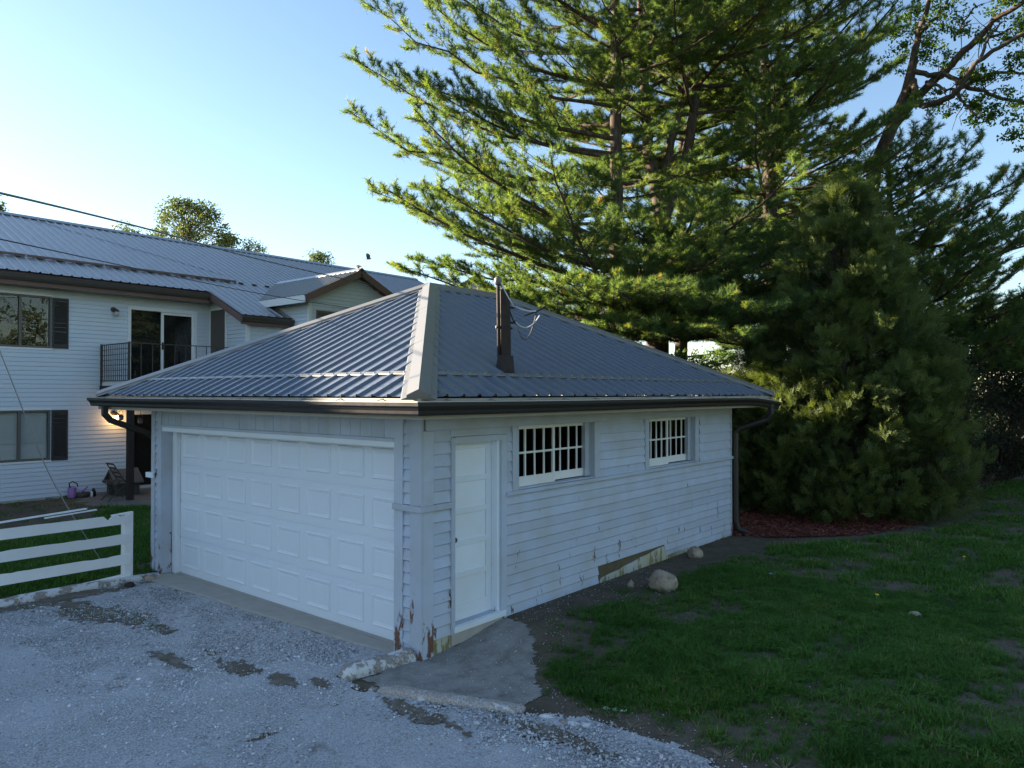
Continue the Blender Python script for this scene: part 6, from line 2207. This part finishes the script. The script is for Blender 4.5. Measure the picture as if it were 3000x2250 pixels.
for (x, y, r_), nm in zip(spots, names):
    n = 46
    a = rng.random(n) * 6.28; rad = rng.random(n) ** .6
    z = float(gh(x, y))
    b = np.stack([x + .2 * r_ * rad * np.cos(a), y + .2 * r_ * rad * np.sin(a), np.full(n, z)], -1)
    d = np.stack([np.cos(a), np.sin(a), rng.uniform(.1, .9, n)], -1); d = unit(d)
    L = r_ * rng.uniform(.5, 1.1, n)
    wv = unit(np.cross(d, rng.normal(size=(n, 3)))) * .0028
    tip = b + d * L[:, None] + np.array([0, 0, -.02])
    tri = np.stack([b - wv, b + wv, tip], 1)
    o = np_mesh("dry_grass_tuft", tri, np.clip(.5 + .3 * rng.normal(size=n), 0, 1), M['tuft'], None, (x, y, z))
    tag(o, nm, "dead grass", "dry grass tufts along the lawn edge")

# loose stones
OCT = np.array([(1, 0, 0), (0, 1, 0), (-1, 0, 0), (0, -1, 0), (0, 0, 1), (0, 0, -1)], float)
OF = np.array([(0, 1, 4), (1, 2, 4), (2, 3, 4), (3, 0, 4), (1, 0, 5), (2, 1, 5), (3, 2, 5), (0, 3, 5)])


def pebbles(name, P, r, tint, rng, mat, dz=.010, label=None):
    n = len(P)
    V = OCT[None] * (1 + .35 * rng.uniform(-1, 1, (n, 6, 1)))
    V = V * r[:, None, None] * np.stack([np.ones(n), rng.uniform(.6, 1, n), rng.uniform(.45, .8, n)], -1)[:, None]
    a = rng.random(n) * 6.28; c, s_ = np.cos(a)[:, None], np.sin(a)[:, None]
    t = rng.uniform(-.5, .5, n)[:, None]
    x = V[..., 0] * c - V[..., 1] * s_; y = V[..., 0] * s_ + V[..., 1] * c
    z = V[..., 2] + x * t * .6
    z0 = gh(P[:, 0], P[:, 1]) + dz + r * .25
    W_ = np.stack([x + P[:, 0:1], y + P[:, 1:2], z + z0[:, None]], -1)
    F = (OF[None] + 6 * np.arange(n)[:, None, None]).reshape(-1, 3)
    o = idx_mesh(name, W_.reshape(-1, 3), F, np.repeat(tint, 6), mat, kind='stuff')
    if label: o["label"] = label


P = scatter((-6, -5.5), (5.2, .1), 330000, rng)
P = P[in_view(P, 37)]
d = inside(P, DRIVE) + 1.3 * rag(P[:, 0], P[:, 1])
kerbd = sstep((P[:, 0] + 5.33) / .8)
worn = sstep((fbm((P[:, 0] - 7) * .45, (P[:, 1] + 3) * 1.5, .9, 4) - .40) / .20)
nearcam = np.hypot(P[:, 0] - 5.39, P[:, 1] + 5.07)
worn = worn * (.25 + .75 * sstep((nearcam - 6.2) / 2.6))
near_apron = np.exp(-((P[:, 1] + .45) / .35) ** 2)
dens = np.clip(.10 + .62 * worn + .5 * near_apron, 0, 1) * (d > -.03) * (.35 + .65 * kerbd)
dens = dens * np.where(patch_f(P[:, 0], P[:, 1]) > .2, .42, 1)
k = rng.random(len(P)) < dens * .78
P = P[k]
P = P[~((np.abs(P[:, 1] + .12) < .2) & (P[:, 0] > -5.5) & (P[:, 0] < -.3) & (P[:, 1] > -.33 - .02 + .22 * (P[:, 0] + 5.49) / 5.13))]
r = .0045 + .0085 * rng.random(len(P)) ** 2.6 + .012 * (rng.random(len(P)) < .012) + .0035 * np.exp(-((P[:, 1] + .5) / .5) ** 2)
tint = np.clip(.48 + .20 * rng.normal(size=len(P)) + .25 * (fbm(P[:, 0], P[:, 1], .8, 3) - .5) - .12 * np.exp(-((P[:, 1] + .4) / .4) ** 2), 0, 1)
NS = len(P)
import bmesh


def stone_template(k):
    rg = np.random.default_rng(1200 + k)
    bm = bmesh.new(); bmesh.ops.create_icosphere(bm, subdivisions=1, radius=1.0)
    V = np.array([v.co[:] for v in bm.verts]); F = [[v.index for v in f.verts] for f in bm.faces]
    bm.free()
    V = V * (1 + .28 * rg.uniform(-1, 1, (len(V), 1)))
    V = V * [1, rg.uniform(.6, .95), rg.uniform(.42, .7)]
    return template("crushed_stone", V, F, np.zeros(len(V)), [M['stone']])


STONES = [stone_template(k) for k in range(7)]


def stones(name, P, r, tint, dz, label):
    n = len(P)
    z = gh(P[:, 0], P[:, 1]) + dz + r * .2
    gn_scatter(name, np.stack([P[:, 0], P[:, 1], z], -1), np.stack([rng.normal(size=n) * .35, rng.normal(size=n) * .35, rng.random(n) * 6.28], -1), r, tint, STONES)["label"] = label


stones("gravel", P, r, tint, .012, "loose crushed limestone on the driveway")
P = scatter((-.2, -1.1), (4.9, 4.4), 9000, rng); P = P[in_view(P)]
sd_ = inside(P, LAWN)
k = rng.random(len(P)) < np.where(sd_ < .35, .45, .05) * (P[:, 0] > .03)
P = P[k]
pebbles("soil_pebbles", P, .004 + .006 * rng.random(len(P)) ** 2, np.clip(.5 + .25 * rng.normal(size=len(P)), 0, 1), rng, M['stone'], .008, "scattered pebbles on the bare soil by the wall")
# mulch chips
P = scatter((-.8, 7.2), (2.7, 12), 9000, rng)
P = P[(inside(P, MULCH) > -.05) & in_view(P)]
n = len(P)
M['chip'] = leafy("red_mulch_chips", [(0, (.10, .032, .026)), (.5, (.22, .07, .052)), (1, (.32, .12, .09))], .0, (1, 1, 1), .9)
b = np.stack([P[:, 0], P[:, 1], gh(P[:, 0], P[:, 1]) + .03], -1)
d = unit(np.stack([rng.normal(size=n), rng.normal(size=n), .25 * rng.normal(size=n)], -1)); s_ = unit(np.cross(d, rng.normal(size=(n, 3)) * .4 + [0, 0, 1]))
L = rng.uniform(.02, .06, (n, 1)); w_ = rng.uniform(.004, .010, (n, 1))
q = [b - d * L - s_ * w_, b + d * L - s_ * w_, b + d * L + s_ * w_, b - d * L + s_ * w_]
np_mesh("mulch_chips", np.concatenate([np.stack([q[0], q[1], q[2]], 1), np.stack([q[0], q[2], q[3]], 1)]), np.tile(rng.random(n), 2), M['chip'], kind='stuff')
bpy.data.objects["mulch_chips"]["label"] = "loose red mulch chips"
# dead needles and leaf bits on the bare soil
P = scatter((.0, -.2), (4.8, 9), 26000, rng); P = P[in_view(P)]
k = rng.random(len(P)) < np.where(inside(P, LAWN) < .2, .35, .9 * bare_field(P) * .6) * (P[:, 0] > .05)
P = P[k]; n = len(P)
b = np.stack([P[:, 0], P[:, 1], gh(P[:, 0], P[:, 1]) + .008], -1)
d = unit(np.stack([rng.normal(size=n), rng.normal(size=n), .15 * rng.normal(size=n)], -1)); s_ = unit(np.cross(d, [0, 0, 1.0]))
L = rng.uniform(.015, .05, (n, 1))
np_mesh("dead_needles", np.stack([b - s_ * .0025, b + s_ * .0025, b + d * L], 1), np.clip(.3 + .25 * rng.normal(size=n), 0, 1), M['tuft'], kind='stuff')
bpy.data.objects["dead_needles"]["label"] = "dead needles and straw on the bare soil"

# fallen pale leaves, dandelions, a blue scrap
M['paleleaf'] = plain("pale_green_leaf", (.45, .55, .42), .6, .1, 30)
M['bluescrap'] = plain("pale_blue_paper", (.25, .38, .62), .6, .1, 30)
for (x, y, a, nm) in ((2.02, .20, .3, "pale green fallen leaf nearest the gravel"), (2.10, .22, 1.4, "pale green fallen leaf lying in the middle of three"), (2.17, .25, 2.6, "pale green fallen leaf closest to the dead tuft")):
    z = float(gh(x, y)) + .02
    pts = [Vector((x + .035 * r_ * math.cos(a + t), y + .035 * r_ * math.sin(a + t), z + .008 * math.sin(3 * t))) for t, r_ in ((0, 1.3), (.6, .5), (1.2, 1), (2.2, .6), (3.1, .5), (4.1, .6), (5.1, 1), (5.7, .5))]
    tag(MB().prism(pts, (0, 0, .002)).build("fallen_leaf", M['paleleaf']), nm, "leaf", "fallen leaves by the kerb")
for (x, y, nm) in ((3.05, 4.6, "yellow dandelion in the middle of the lawn"), (3.5, 7.7, "yellow dandelion farther back on the lawn")):
    z = float(gh(x, y))
    dn = empty("dandelion", (x, y, z), nm, "dandelion", "dandelions in the lawn")
    MB().tube([(x, y, z), (x + .01, y, z + .07)], .003, 5).build("stem", M['paleleaf'], dn)
    MB().lathe((x + .01, y, z + .07), [(.006, 0), (.022, .006), (.02, .014), (.006, .016)], 10).build("flower", M['yellowflower'], dn)
z = float(gh(1.65, 4.9))
tag(MB().prism([(1.62, 4.88, z + .04), (1.69, 4.87, z + .05), (1.70, 4.93, z + .045), (1.64, 4.94, z + .055)], (0, 0, .003)).build("paper_scrap", M['bluescrap']), "pale blue scrap of paper lying in the lawn", "litter")
